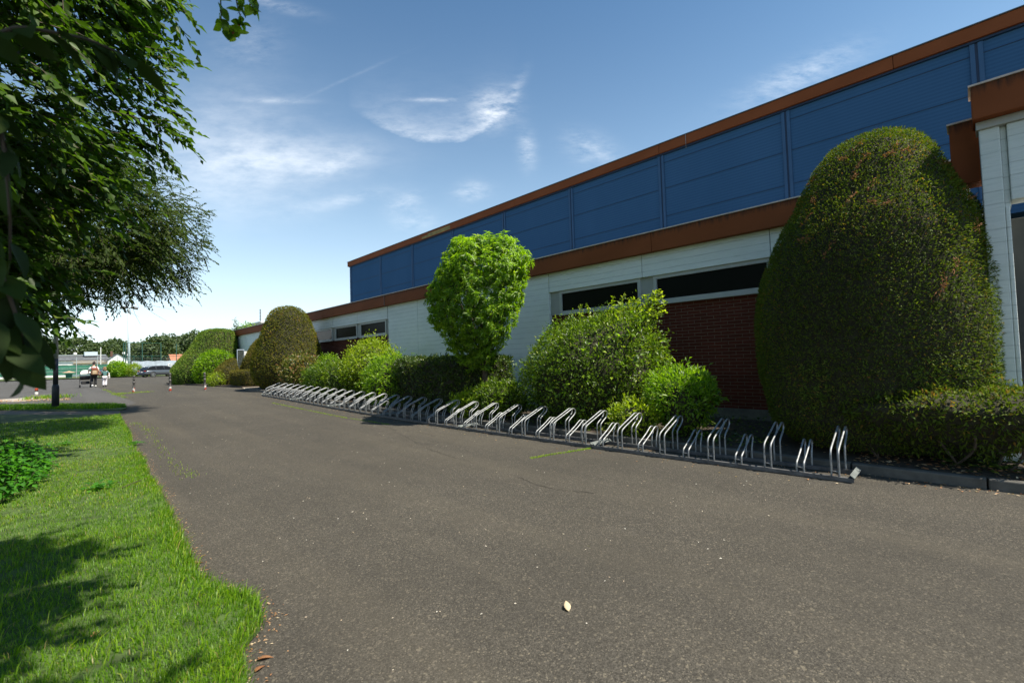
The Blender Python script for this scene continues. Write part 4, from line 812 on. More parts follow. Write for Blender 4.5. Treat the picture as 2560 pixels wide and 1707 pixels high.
# ================================================================== CARS
def car(label, loc, heading, paint, group=None):
    """estate car, local x forward, origin on the ground at the middle"""
    root = empty('estate_car', (0, 0, 0), label, 'car')
    hw = .93; L0, L1 = -2.42, 2.50
    prof = [(L0, .50, .42, .80), (-2.38, .34, .72, .88), (-2.1, .27, .95, .92), (-1.2, .24, .97, .93), (0, .22, .95, .93), (1.0, .23, .93, .93), (1.6, .25, .88, .92), (2.1, .28, .78, .88), (2.38, .33, .66, .78), (L1, .42, .55, .62)]
    V = []; n = 14
    for (x, zb, zt, w) in prof:
        zm = (zb + zt) / 2; hz = (zt - zb) / 2
        for k in range(n):
            a = 2 * math.pi * k / n + math.pi / n; c, s = math.cos(a), math.sin(a); e = .38
            V.append((x, w * math.copysign(abs(c) ** e, c), zm + hz * math.copysign(abs(s) ** e, s)))
    m = len(prof); F = [(i * n + k, (i + 1) * n + k, (i + 1) * n + (k + 1) % n, i * n + (k + 1) % n) for i in range(m - 1) for k in range(n)] + [tuple(range(n)), tuple((m - 1) * n + k for k in range(n))[::-1]]
    MB().add(V, F).build('body', paint, root, True, True)
    # glasshouse: roof shell and windows
    g = [(-2.30, .94, .80), (-1.78, 1.34, .66), (-1.1, 1.44, .62), (-.2, 1.465, .61), (.45, 1.42, .62), (1.35, .92, .78)]
    V = []; 
    for x, z, w in g: V += [(x, -w, z), (x, w, z)]
    top = [(i * 2, i * 2 + 1, i * 2 + 3, i * 2 + 2) for i in range(1, 4)]
    MB().add([(a, b_, c + .012) for a, b_, c in V], top).build('roof', paint, root, True, True)
    MB().add(V, [(0, 1, 3, 2)]).build('rear_window', MAT['cpane'], root, False, True)
    MB().add(V, [(8, 9, 11, 10)]).build('windscreen', MAT['cpane'], root, False, True)
    for s in (-1, 1):
        base = [(-2.30, .94), (-1.1, .955), (-.2, .945), (.45, .94), (1.35, .92)]
        Vs = [(x, s * .80, z) for x, z in base] + [(x, s * w, z) for x, z, w in g[1:5]]
        MB().add(Vs, [(0, 1, 6, 5), (1, 2, 7, 6), (2, 3, 8, 7), (3, 4, 8)]).build('side_window', MAT['cpane'], root, False, True)
        q = MB()
        for (xa, za, xb, zb) in ((-.98, .95, -1.0, 1.43), (.05, .945, -.05, 1.455)): q.tube([(xa, s * .815, za), (xb, s * .635, zb)], .03, 5)
        q.tube([(-2.28, s * .815, .95), (-1.76, s * .68, 1.35), (-1.1, s * .64, 1.455), (-.2, s * .63, 1.48), (.45, s * .64, 1.435), (1.35, s * .80, .925)], .026, 5)
        q.build('window_frame', paint, root, True, True)
        MB().ell((.92, s * 1.0, 1.0), .10, .11, .07).build('wing_mirror', paint, root, True, True)
        MB().ell((-2.33, s * .66, .80), .10, .24, .075).build('tail_light', MAT['tail'], root, True, True)
        MB().ell((2.30, s * .62, .62), .14, .20, .07).build('headlight', MAT['whitep'], root, True, True)
        for x in (-1.45, 1.47):
            t = MB(); c = (x, s * .80, .335)
            def ring(prof_, n=24):
                V = []
                for (yy, rr) in prof_: V += [(x + rr * math.cos(k * 2 * math.pi / n), s * (.80 + yy), .335 + rr * math.sin(k * 2 * math.pi / n)) for k in range(n)]
                return V, [(i * n + k, i * n + (k + 1) % n, (i + 1) * n + (k + 1) % n, (i + 1) * n + k) for i in range(len(prof_) - 1) for k in range(n)]
            MB().add(*ring([(-.12, .24), (-.12, .33), (.10, .335), (.135, .30), (.135, .25), (.10, .245)])).build('wheel', MAT['black'], root, True, True)
            w = [o for o in root.children][-1]
            q = MB()
            for k in range(5):
                a = k * 2 * math.pi / 5; d = np.array([math.cos(a), 0, math.sin(a)]); q.obox((x + d[0] * .13, s * .92, .335 + d[2] * .13), d, (0, 1, 0), np.cross(d, (0, 1, 0)), .125, .012, .03)
            q.add(*ring([(.05, .25), (.13, .25), (.13, .225), (.05, .225)])); rim = q.build('rim', MAT['galv'], w, False, True)
            MB().add(*ring([(.149 - .02, .335), (.149 - .02, .395)])).build('wheel_arch', MAT['black'], root, True, True)
    MB().box(-2.47, -2.40, -.26, .26, .66, .77).build('number_plate', MAT['whitep'], root, False, True)
    MB().box(-2.40, -2.30, -.75, .75, .25, .42).build('bumper', MAT['black'], root, False, True)
    root.location = loc; root.rotation_euler = (0, 0, heading); return root
def glossy(name, col):
    m, N, b, o = newmat(name); b.inputs['Base Color'].default_value = (*col, 1); b.inputs['Roughness'].default_value = .22; b.inputs['Metallic'].default_value = .35; b.inputs['Coat Weight'].default_value = .6; return m
MAT['cpane'] = glassmat('car_glass', (.012, .014, .016), .05); MAT['tail'] = glossy('red_tail_light', (.45, .03, .02))
ch = math.atan2(.39, .92)
car('dark grey estate car parked at the verge, seen from behind its rear corner', (10.0, 78.6, .27), ch, glossy('dark_grey_car_paint', (.10, .115, .13)))
car('black car half hidden behind the green verge shrub', (6.9, 98.5, .27), .2, glossy('black_car_paint', (.02, .022, .025)))

# ================================================================== PEOPLE
def skin_obj(name, verts, edges, radii, mat, parent, root=0, sub=2, loc=None):
    me = bpy.data.meshes.new(name); me.from_pydata(verts, edges, []); me.materials.append(mat)
    o = bpy.data.objects.new(name, me); C.objects.link(o); o.parent = parent
    if len(me.skin_vertices) == 0:
        bmx = bmesh.new(); bmx.from_mesh(me); bmx.verts.layers.skin.verify(); bmx.to_mesh(me); bmx.free()
    for i, r in enumerate(radii):
        d = me.skin_vertices[0].data[i]; d.radius = r if hasattr(r, '__len__') else (r, r); d.use_root = (i == root)
    m = o.modifiers.new('skin', 'SKIN'); m.use_smooth_shade = True; m.branch_smoothing = .4
    if sub: s = o.modifiers.new('sub', 'SUBSURF'); s.levels = sub; s.render_levels = sub
    return o
MAT['skin'] = plain('skin', (.55, .33, .24), .55, var=.08); MAT['tee'] = plain('white_tshirt', (.80, .78, .76), .8, var=.05); MAT['blackcloth'] = plain('black_trousers', (.015, .015, .017), .8, var=.2)
MAT['teal'] = plain('teal_shirt', (.09, .20, .19), .8, var=.1); MAT['whitecloth'] = plain('white_trousers', (.76, .70, .72), .8, var=.05); MAT['hair_d'] = plain('dark_hair', (.035, .020, .014), .6, var=.3, scale=40); MAT['hair_l'] = plain('light_brown_hair', (.24, .14, .07), .6, var=.4, scale=40)
MAT['bag'] = plain('brown_backpack', (.26, .13, .06), .7, var=.3, scale=12); MAT['bagred'] = plain('red_brown_strap', (.28, .07, .04), .7); MAT['tan'] = plain('tan_patch', (.45, .33, .20), .7)
def person(loc, Hh, label, rz, arms, legs, shirt, trouser, hair, curly, hips=1.):
    root = empty('person', (0, 0, 0), label, 'person'); k = Hh / 1.62
    V = []; E = []; R = []
    def add(p, r, par=None):
        V.append((p[0] * k, p[1] * k, p[2] * k)); R.append((r[0] * k, r[1] * k) if hasattr(r, '__len__') else r * k)
        if par is not None: E.append((par, len(V) - 1))
        return len(V) - 1
    pel = add((0, 0, .86), (.135 * hips, .105 * hips)); sp = add((0, .01, 1.04), (.115, .085), pel); chs = add((0, 0, 1.22), (.135, .09), sp); nb_ = add((0, -.01, 1.345), (.060, .05), chs); nk = add((0, .01, 1.40), .046, nb_)
    hd = add((0, .025, 1.475), (.066, .076), nk); hd2 = add((0, .03, 1.535), (.070, .082), hd); add((0, .02, 1.585), (.045, .055), hd2)
    hands = []
    for s, (el, wr) in zip((-1, 1), arms):
        sh = add((s * .155, -.005, 1.29), .050, chs); e = add(el, .039, sh); w = add(wr, .027, e)
        d = unit(np.array(wr) - np.array(el)); pm = np.array(wr) + d * .05; p = add(pm, (.034, .018), w); sd = np.cross(d, (0, 0, 1.)); sd = unit(sd) if np.linalg.norm(sd) > .1 else np.array([0, 1., 0])
        for j, ln in enumerate((.062, .072, .068, .052)):
            q = pm + d * .035 + sd * (.022 * (j - 1.5)); f1 = add(q, .009, p); f2 = add(q + d * ln * .55, .0085, f1); add(q + d * ln * .85 + np.array([0, 0, -.025]), .007, f2)
        t1 = add(pm - d * .015 + sd * .038, .010, p); add(pm + d * .02 + sd * .058, .008, t1)
    lg = []
    for s, (kn, an, toe) in zip((-1, 1), legs):
        hp = add((s * .085, 0, .80), .088 * hips, pel); kk = add(kn, .058, hp); a = add(an, .036, kk); add(toe, .030, a); lg.append((hp, kk, a))
    skin_obj('body', V, E, R, MAT['skin'], root)
    # clothes: the same skeleton a little wider
    def sub(name, mat, idx, grow, ends=()):
        m = {}; v2 = []; r2 = []
        for i in idx: m[i] = len(v2); v2.append(V[i]); r2.append(tuple(q + grow * k for q in (R[i] if hasattr(R[i], '__len__') else (R[i], R[i]))))
        e2 = [(m[a], m[c]) for a, c in E if a in m and c in m]
        for (a, c, t) in ends:
            v2.append(tuple(np.array(V[a]) * (1 - t) + np.array(V[c]) * t)); rr = R[a] if hasattr(R[a], '__len__') else (R[a],) * 2; r2.append(tuple(q + grow * k for q in rr)); e2.append((m[a], len(v2) - 1))
        return skin_obj(name, v2, e2, r2, mat, root)
    shs = [i for i, v in enumerate(V) if abs(v[2] - 1.29 * k) < 1e-4 and abs(abs(v[0]) - .155 * k) < 1e-4]
    sub('shirt', shirt, [sp, pel, chs] + shs, .016, [(chs, nb_, .55)] + [(i, i + 1, .75) for i in shs])
    sub('trousers', trouser, [pel] + [i for t in lg for i in t[:2]], .014, [(t[1], t[2], .93) for t in lg])
    for (kn, an, toe) in legs:
        a, t = np.array(an) * k, np.array(toe) * k; d = unit(t - a); b = MB(); b.tube([a - d * .05 * k, a * .6 + t * .4, t + d * .03 * k], [.042 * k, .050 * k, .028 * k], 8); b.build('shoe', MAT['whitep'] if not curly else MAT['black'], root, True, True)
    h = MB(); h.ell((0, -.005 * k, 1.545 * k), .082 * k, .090 * k, .088 * k); 
    if curly:
        for _ in range(46):
            d = unit(rng.normal(size=3)); d[1] = -abs(d[1]) * .9 if d[2] < .3 else d[1]; h.ell(np.array([0, -.01, 1.53]) * k + d * np.array([.085, .085, .10]) * k, .035 * k, .035 * k, .04 * k, 7, 5)
        for _ in range(22): h.ell((rng.uniform(-.09, .09) * k, rng.uniform(-.11, -.05) * k, rng.uniform(1.36, 1.48) * k), .032 * k, .03 * k, .045 * k, 7, 5)
    else: h.ell((.01, -.055 * k, 1.625 * k), .045 * k, .045 * k, .04 * k)
    h.build('hair', hair, root, True, True)
    f = MB(); f.ell((0, .115 * k, 1.50 * k), .011 * k, .016 * k, .018 * k, 8, 6); f.build('nose', MAT['skin'], root, True, True)
    for s in (-1, 1):
        MB().ell((s * .028 * k, .103 * k, 1.525 * k), .011 * k, .006 * k, .007 * k, 8, 6).build('eye', MAT['whitep'], root, True, True)
        MB().ell((s * .073 * k, .02 * k, 1.515 * k), .008 * k, .018 * k, .028 * k, 8, 6).build('ear', MAT['skin'], root, True, True)
    MB().ell((0, .108 * k, 1.468 * k), .024 * k, .006 * k, .006 * k, 8, 6).build('mouth', MAT['bagred'], root, True, True)
    root.location = loc; root.rotation_euler = (0, 0, rz); return root, k
zz = .271
W, k = person((1.62, 39.4, zz), 1.60, 'woman in a white T-shirt and black trousers walking away, pushing the pushchair', .10,
    [((-.24, .08, 1.06), (-.22, .30, .99)), ((.23, -.03, 1.05), (.27, .06, .82))], [((-.09, .05, .46), (-.09, -.12, .12), (-.09, -.04, .05)), ((.09, .06, .46), (.09, .05, .08), (.09, .19, .03))], MAT['tee'], MAT['blackcloth'], MAT['hair_d'], False, 1.12)
CH, k = person((2.13, 39.25, zz), 1.26, 'child in a teal shirt and white trousers walking beside the woman, holding her hand', -.05,
    [((-.23, .02, 1.08), (-.33, .05, 1.05)), ((.22, .05, 1.06), (.20, .17, .92))], [((-.08, .03, .46), (-.08, -.02, .08), (-.08, .10, .03)), ((.08, .07, .46), (.06, -.05, .09), (.06, .06, .04))], MAT['teal'], MAT['whitecloth'], MAT['hair_l'], True)
# backpack worn by the woman
BK = empty('backpack', (1.64, 39.2, 1.28), 'brown leather backpack on the woman\'s back', 'backpack')
bevel(MB().box(1.48, 1.80, 39.10, 39.24, 1.06, 1.50).build('bag', MAT['bag'], BK), .05, 3); bevel(MB().box(1.50, 1.78, 39.075, 39.12, 1.36, 1.51).build('flap', MAT['bagred'], BK), .02)
bevel(MB().box(1.54, 1.74, 39.07, 39.11, 1.10, 1.33).build('pocket', MAT['tan'], BK), .02)
b = MB()
for x in (1.53, 1.75): b.tube(smoothpath([(x, 39.2, 1.48), (x, 39.3, 1.60), (x, 39.48, 1.56), (x - .01, 39.5, 1.36), (x, 39.26, 1.12)], 4), .018, 6)
b.build('strap', MAT['bagred'], BK, True)
TOY = empty('plush_toy', (2.33, 39.45, 1.0), 'white plush toy held by the child', 'toy')
MB().ell((2.33, 39.43, .98), .06, .06, .10).build('body', MAT['whitep'], TOY, True); MB().ell((2.33, 39.43, 1.11), .055, .05, .055).build('head', MAT['whitep'], TOY, True); MB().ell((2.29, 39.43, .85), .025, .03, .08).ell((2.37, 39.43, .85), .025, .03, .08).build('leg', MAT['whitep'], TOY, True)
# pushchair
PC = empty('pushchair', (1.2, 39.9, .27), 'black pushchair with a white canopy pushed by the woman', 'pushchair')
cx, cy = 1.24, 40.05
for x in (cx - .25, cx + .25):
    b = MB().tube(smoothpath([(x, cy - .42, 1.02 + zz), (x, cy - .15, .82 + zz), (x, cy + .30, .35 + zz), (x, cy + .45, .12 + zz)], 4), .016, 8).tube([(x, cy + .1, .62 + zz), (x, cy - .30, .16 + zz)], .016, 8); b.build('frame', MAT['black'], PC, True)
    for yy, rr in ((cy - .30, .15), (cy + .45, .10)):
        q = MB(); V, F = [], []
        n = 18
        for (dx, r2) in ((-.025, rr * .7), (-.025, rr), (.025, rr), (.025, rr * .7)): V += [(x + dx, yy + r2 * math.cos(j * 2 * math.pi / n), zz + rr + .002 + r2 * math.sin(j * 2 * math.pi / n)) for j in range(n)]
        F = [(i * n + j, i * n + (j + 1) % n, (i + 1) * n + (j + 1) % n, (i + 1) * n + j) for i in range(3) for j in range(n)]; F += [(3 * n + j, 3 * n + (j + 1) % n, (j + 1) % n, j) for j in range(n)]
        q.add(V, F); 
        for j in range(3):
            a = j * math.pi / 3; q.tube([(x, yy - rr * .7 * math.cos(a), zz + rr - rr * .7 * math.sin(a)), (x, yy + rr * .7 * math.cos(a), zz + rr + rr * .7 * math.sin(a))], .008, 5)
        q.build('wheel', MAT['black'], PC)
MB().tube([(cx - .25, cy - .42, 1.02 + zz), (cx + .25, cy - .42, 1.02 + zz)], .02, 8).build('handle', MAT['black'], PC, True)
bevel(MB().obox((cx, cy + .02, .62 + zz), (1, 0, 0), (0, .8, -.2), (0, .2, .8), .23, .30, .10).build('seat', MAT['blackcloth'], PC), .04, 2)
bevel(MB().box(cx - .2, cx + .2, cy - .30, cy + .25, .22 + zz, .40 + zz).build('basket', MAT['blackcloth'], PC), .03, 2)
V = []; n = 10
for i in range(6):
    a = math.pi * (.05 + .55 * i / 5); V += [(cx - .26 + .52 * j / (n - 1), cy + .05 - .32 * math.cos(a), .80 + zz + .30 * math.sin(a) * (1 - .35 * abs(2 * j / (n - 1) - 1) ** 3)) for j in range(n)]
hd_ = MB().add(V, [(i * n + j, i * n + j + 1, (i + 1) * n + j + 1, (i + 1) * n + j) for i in range(5) for j in range(n - 1)]).build('canopy', MAT['tee'], PC, True); s = hd_.modifiers.new('thick', 'SOLIDIFY'); s.thickness = .015

# ================================================================== BEYOND THE CAR PARK
def far_plant(name, c, r, hgt, label, cat, N, L, W, mat, grp=None, trunk=True, z0=.27, rough=.3):
    root = empty(name, (c[0], c[1], z0), label, cat, grp)
    zc = z0 + hgt * (.56 if trunk else .45); P, d = ell_pts((0, 0, 0), (1, 1, 1), N, .7)
    k = 1 + rough * vnoise(d + np.array([c[0] * .37, c[1] * .21, 0]), 2.4, 0, 8)
    P = P * k[:, None] * np.array([r, r, hgt * (.46 if trunk else .55)]) + np.array([c[0], c[1], zc]); P = P[P[:, 2] > z0 + .02]
    n = len(P); D = rng.normal(size=(n, 3)) + np.array([0, 0, -.2]); leaves('crown' if trunk else 'foliage', P, D, rng.normal(size=(n, 3)) * .6 + np.array([0, -.2, .8]), L * (.6 + .8 * rng.random(n)), W, mat, root, np.clip(.5 + .22 * rng.normal(size=n) + .2 * vnoise(P, .5), 0, 1))
    if trunk: MB().tube([(c[0], c[1], z0 - .2), (c[0] + .1, c[1], zc)], [r * .09, r * .05], 8).build('trunk', MAT['bark'], root, True)
    return root
ft_ = [(-14, 178, 8, 10.5), (-4, 186, 7, 10.8), (3.5, 188, 5.5, 11.0), (9, 184, 5, 9.4), (13, 190, 5, 10.6), (17.5, 176, 4.6, 8.8), (20.5, 165, 4.6, 10.6), (25, 178, 3.6, 7.8), (26.5, 190, 6, 12.3), (31.5, 180, 5.5, 12.6), (36, 188, 6, 12.0), (41, 182, 6, 11.6), (47, 190, 7, 11.0)]
fl = ['leftmost far tree half hidden by hanging branches', 'far tree behind the left part of the clubhouse roof', 'rounded far tree above the clubhouse roof box', 'low far tree beside the clubhouse chimney', 'far tree behind the white gable', 'small far tree right of the floodlight mast', 'pointed far tree inside the tall ball fence', 'low far tree in the gap under the ball fence top rail', 'tall far tree at the right end of the ball fence', 'tall far tree above the orange-roofed house', 'far tree just left of the wedge-shaped topiary', 'far tree behind the top of the wedge-shaped topiary', 'rightmost far tree behind the wedge-shaped topiary']
for (x, y, r, hh), lb in zip(ft_, fl): far_plant('tree', (x, y), r, hh, lb, 'tree', 3600, .85, .5, MAT['far'], 'trees behind the sports ground')
for i, (x, y, r, hh) in enumerate([(-30, 150, 9, 9), (-20, 120, 6, 6), (-9, 70, 4, 4.2), (-14, 60, 5, 5.5), (-6.5, 50, 3.2, 3.2)]):
    far_plant('hedge_tree', (x, y), r, hh, ['wide dark tree far left behind the branches', 'dark tree far left behind the fence', 'low dark bush behind the marker post', 'tall dark bush at the left edge of the car park', 'dark bush nearest the marker post'][i], 'tree', 3400, .55, .3, MAT['tree'], None, trunk=i < 2)
far_plant('verge_shrub', (6.7, 95.2), 1.55, 2.5, 'leafy green shrub on the verge between the walkers and the parked car', 'shrub', 2200, .30, .16, MAT['lime'], trunk=False)
far_plant('verge_shrub', (8.6, 93.2), 1.0, 2.2, 'yellowing tall weeds on the verge left of the parked car', 'shrub', 1500, .28, .08, MAT['ygreen'], trunk=False, rough=.5)
far_plant('verge_shrub', (10.2, 92), .9, 1.3, 'low dry weeds on the verge behind the parked car', 'shrub', 1000, .25, .07, MAT['ygreen'], trunk=False, rough=.5)
far_plant('roof_tree', (12.6, 47), 1.5, 5.0, 'bushy tree top showing behind the far end of the low roof', 'tree', 2400, .22, .10, MAT['lime'], rough=.4)
far_plant('narrow_conifer', (11.4, 47), .35, 5.2, 'narrow conifer tip behind the far end of the low roof', 'tree', 900, .2, .06, MAT['hedge'], rough=.3)
# silver mesh fence with green windscreen
FN = empty('mesh_fence', (0, 104, .27), 'grey wire mesh fence with a green windscreen sheet in front of the clubhouse', 'fence')
b = MB()
for x in np.arange(-16, 9.5, 2.55): b.tube([(x + .3, 104, .1), (x + .3, 104, 3.65)], .05, 6)
b.build('posts', MAT['galv_post'], FN)
b = MB()
for z in (.8, 1.3, 1.8, 2.4, 2.9, 3.4): b.tube([(-16, 104, z), (9, 104, z)], .018, 4)
b.build('wires', MAT['galv_post'], FN)
MB().box(-16, 7.0, 104.06, 104.08, .75, 2.35).build('windscreen', MAT['screen'], FN)
BF = empty('ball_fence', (11, 100, .27), 'tall dark green ball-stop fence with slim posts and a top rail', 'fence')
for x, zt in ((7.75, 5.85), (8.0, 5.8), (10.2, 5.82), (12.75, 5.82), (14.95, 5.7), (17.2, 5.7)):
    MB().tube([(x, 100, .1), (x, 100, zt)], .06, 6).build('post', MAT['green_post'], BF)
for x in (9.1, 11.5, 13.9, 16.1): MB().tube([(x, 100, .1), (x, 100, 3.7)], .05, 6).build('post', MAT['green_post'], BF)
MB().tube([(7.75, 100, 5.82), (12.75, 100, 5.80)], .035, 6).tube([(7.75, 100, 3.55), (18, 100, 3.55)], .03, 6).build('rail', MAT['green_post'], BF)
b = MB()
for z in np.arange(.6, 3.5, .24): b.tube([(7.75, 100.02, z), (18, 100.02, z)], .010, 3, False)
for z in np.arange(3.8, 5.8, .4): b.tube([(7.75, 100.02, z), (12.75, 100.02, z)], .005, 3, False)
b.build('net', MAT['green_post'], BF)
BN = empty('banner', (13, 99.8, .27), 'long pale grey banner with faint white lettering hung on the ball fence', 'banner')
V = []; nx = 40
for i in range(nx + 1):
    x = 8.8 + 8.6 * i / nx; yw = 99.86 + .03 * math.sin(i * 1.9); zt = 2.72 + .05 * math.sin(i * .8); V += [(x, yw, .9), (x, yw + .02 * math.sin(i * 2.7), 1.8), (x, yw, zt)]
MB().add(V, [(i * 3 + j, (i + 1) * 3 + j, (i + 1) * 3 + j + 1, i * 3 + j + 1) for i in range(nx) for j in range(2)]).build('sheet', MAT['banner'], BN, True)
tc = bpy.data.curves.new('lettering', 'FONT'); tc.body = 'EUROP'; tc.size = 1.05; tc.extrude = .004; to = bpy.data.objects.new('lettering', tc); C.objects.link(to); to.parent = BN
to.location = (.62, -.02, 1.22); to.rotation_euler = (rad(90), 0, 0); tc.materials.append(MAT['whitep'])
bpy.context.view_layer.update(); me_ = bpy.data.meshes.new_from_object(to.evaluated_get(bpy.context.evaluated_depsgraph_get())); lo, lr = to.location.copy(), to.rotation_euler.copy(); bpy.data.objects.remove(to)
to = bpy.data.objects.new('lettering', me_); C.objects.link(to); to.parent = BN; to.location, to.rotation_euler = lo, lr
# floodlight mast
FM = empty('floodlight_mast', (9.5, 112, .27), 'tall pale floodlight mast with two lamps and climbing rungs', 'floodlight')
MB().tube([(9.5, 112, 0), (9.42, 112, 12.9)], [.21, .13], 10).build('mast', MAT['mast'], FM, True)
b = MB()
for z in np.arange(3, 12, .38): b.tube([(9.18 - .004 * z, 112, z), (9.78 - .012 * z, 112, z)], .015, 4)
b.build('rungs', MAT['mast'], FM)
MB().tube([(8.4, 112, 12.95), (10.6, 112, 12.95)], .06, 6).build('crossarm', MAT['dark_metal'], FM)
for x, tilt in ((8.75, .3), (10.25, -.35)):
    MB().obox((x, 111.8, 13.0), (1, 0, tilt * .6), (0, 1, -.3), (-tilt * .6, .3, 1), .55, .30, .13).build('lamp', MAT['bagred'] if False else MAT['dark_metal'], FM)
# clubhouse
CHs = empty('clubhouse', (8, 131, .27), 'low white clubhouse with a grey roof and a white gable behind the green windscreen', 'building')
MB().box(-8, 7.9, 131, 142, .2, 3.55).build('wall', MAT['wallw'], CHs)
V = [(7.5, 130, .2), (11.1, 130, .2), (11.1, 130, 3.35), (9.15, 130, 4.85), (7.5, 130, 3.45), (7.5, 142, .2), (11.1, 142, .2), (11.1, 142, 3.35), (9.15, 142, 4.85), (7.5, 142, 3.45)]
MB().add(V, [(0, 1, 2, 3, 4), (5, 9, 8, 7, 6), (0, 4, 9, 5), (1, 6, 7, 2)]).build('gable', MAT['wallw'], CHs)
MB().quad((11.5, 129.8, 3.12), (11.5, 142.2, 3.12), (9.15, 142.2, 4.93), (9.15, 129.8, 4.93)).quad((7.2, 129.8, 3.25), (9.15, 129.8, 4.93), (9.15, 142.2, 4.93), (7.2, 142.2, 3.25)).build('gable_roof', MAT['slate'], CHs)
MB().add([(-8.5, 130.6, 3.56), (8.0, 130.6, 3.56), (7.6, 136, 4.72), (-7.5, 136, 4.72), (-8.5, 142, 3.56), (8, 142, 3.56)], [(0, 1, 2, 3), (3, 2, 5, 4), (0, 3, 4), (1, 5, 2)]).build('roof', MAT['slate'], CHs)
MB().box(-7.8, 7.6, 135.5, 136.5, 4.70, 4.86).build('ridge', MAT['galv_post'], CHs); MB().box(4.0, 6.1, 134, 137, 4.6, 5.45).build('roof_box', MAT['mast'], CHs); MB().box(8.3, 8.7, 136, 136.6, 4.4, 5.6).build('chimney', MAT['brick'], CHs)
for x0 in np.arange(-6.5, 6.6, 2.2): MB().box(x0, x0 + 1.3, 130.93, 130.99, 1.4, 2.7).build('window', MAT['pane'], CHs)
MB().box(2.2, 7.3, 129.5, 130.9, 2.95, 3.05).build('canopy', MAT['tan'], CHs)
for x, z in ((2.5, 4.95), (10.2, 4.95), (11.0, 4.55)): MB().ell((x, 131, z), .3, .2, .3).build('dish', MAT['whitep'], CHs, True)
tag(MB().tube([(6.3, 128, 0), (6.3, 128, 6.2)], .07, 6).build('flagpole', MAT['whitep']), 'thin white pole standing in front of the clubhouse roof', 'pole')
# orange house
OH = empty('house', (24, 152, .27), 'orange-roofed house peeping out left of the wedge-shaped topiary', 'house')
MB().box(21.8, 30, 150, 160, 0, 2.9).build('wall', MAT['wallw'], OH); MB().add([(21.4, 149.6, 2.9), (30.4, 149.6, 2.9), (30.4, 155, 5.2), (21.4, 155, 5.2), (21.4, 160.4, 2.9), (30.4, 160.4, 2.9)], [(0, 1, 2, 3), (3, 2, 5, 4), (0, 3, 4), (1, 5, 2)]).build('roof', MAT['tile'], OH)
# parasol behind the fence
PS = empty('parasol', (1.25, 106, .27), 'low brown cone-shaped parasol over a green tub near the fence', 'parasol')
MAT['parasol'] = plain('brown_parasol_cloth', (.42, .26, .17), .8, var=.1)
MB().lathe((1.25, 102.6, 0), [(1.16, .85), (1.25, .55), (1.42, .06), (1.46, .01)], 10).build('canopy', MAT['parasol'], PS); MB().lathe((1.25, 102.6, 0), [(.25, .35), (.9, .42), (1.0, .42)], 12).build('tub', MAT['screen'], PS); MB().tube([(1.25, 102.6, .3), (1.25, 102.6, 1.45)], .03, 6).build('pole', MAT['dark_metal'], PS)
# pale building and antenna behind the low roof
tag(MB().box(17.2, 24, 60, 70, 0, 6.45).box(17.0, 24.2, 59.8, 70.2, 6.452, 6.6).build('pale_building', MAT['wallw']), 'corner of a pale flat-roofed building behind the low roof', 'building')
AT = empty('antenna_mast', (17.05, 59.7, 6.4), 'thin dark antenna mast standing up behind the low roof', 'antenna')
MB().tube([(17.05, 59.6, 0), (17.05, 59.6, 8.05)], .035, 6).build('pole', MAT['dark_metal'], AT)
b = MB()
for z in np.arange(6.7, 8.0, .17): b.box(16.97, 17.13, 59.56, 59.64, z, z + .07)
b.build('elements', MAT['dark_metal'], AT)

# ================================================================== SKY, SUN, CAMERA
SD = unit(np.array([.43, -.90, 0])); EL = rad(58.5); sd = np.array([SD[0] * math.cos(EL), SD[1] * math.cos(EL), math.sin(EL)])
w = bpy.data.worlds.new('World'); scene.world = w; w.use_nodes = True; t = w.node_tree; t.nodes.clear(); N = NT(t)
out = N.n('ShaderNodeOutputWorld'); bg = N.n('ShaderNodeBackground', inp={'Strength': .088}); t.links.new(bg.outputs[0], out.inputs[0])
sky = N.n('ShaderNodeTexSky', sky_type='NISHITA', sun_disc=False, sun_elevation=EL, sun_rotation=math.atan2(SD[0], SD[1]), altitude=100, air_density=1.0, dust_density=.6, ozone_density=2.2)
dv = N.n('ShaderNodeTexCoord').outputs['Generated']
def dot(v): 
    x = N.n('ShaderNodeVectorMath', operation='DOT_PRODUCT', inp={1: v}); t.links.new(dv, x.inputs[0]); return x.outputs['Value']
# flat map of the sky part in front of the building: u to the right, v upwards (tangents of angles)
fw, rt, up_ = (.702, .711, .037), (.712, -.702, -.03), (-.005, -.047, .999)
df = N.math('MAXIMUM', dot(fw), .05); u = N.math('DIVIDE', dot(rt), df); v = N.math('DIVIDE', dot(up_), df)
cmb = N.n('ShaderNodeCombineXYZ', inp={0: u, 1: v}); uv = cmb.outputs[0]
n1 = noise(N, mapping(N, uv, (5, 14, 1), rot=(0, 0, .25)), 2.2, 8, .62); n2 = noise(N, mapping(N, uv, (9, 26, 1), rot=(0, 0, -.5)), 2.0, 8, .7); n3 = noise(N, uv, 3.5, 6, .6)
U = lambda px: (px - 1280) / 1150; Vv = lambda py: (853.5 - py) / 1150
def gauss(px, py, rx, ry, ang=0):
    c, s = math.cos(ang), math.sin(ang); a = N.math('SUBTRACT', u, U(px)); b_ = N.math('SUBTRACT', v, Vv(py))
    x = N.math('DIVIDE', N.math('ADD', N.math('MULTIPLY', a, c), N.math('MULTIPLY', b_, s)), rx / 1150); y = N.math('DIVIDE', N.math('SUBTRACT', N.math('MULTIPLY', b_, c), N.math('MULTIPLY', a, s)), ry / 1150)
    return N.math('EXPONENT', N.math('MULTIPLY', N.math('ADD', N.math('MULTIPLY', x, x), N.math('MULTIPLY', y, y)), -1))
def add(*a):
    r = a[0]
    for q in a[1:]: r = N.math('ADD', r, q)
    return r
M = lambda a, b_: N.math('MULTIPLY', a, b_)
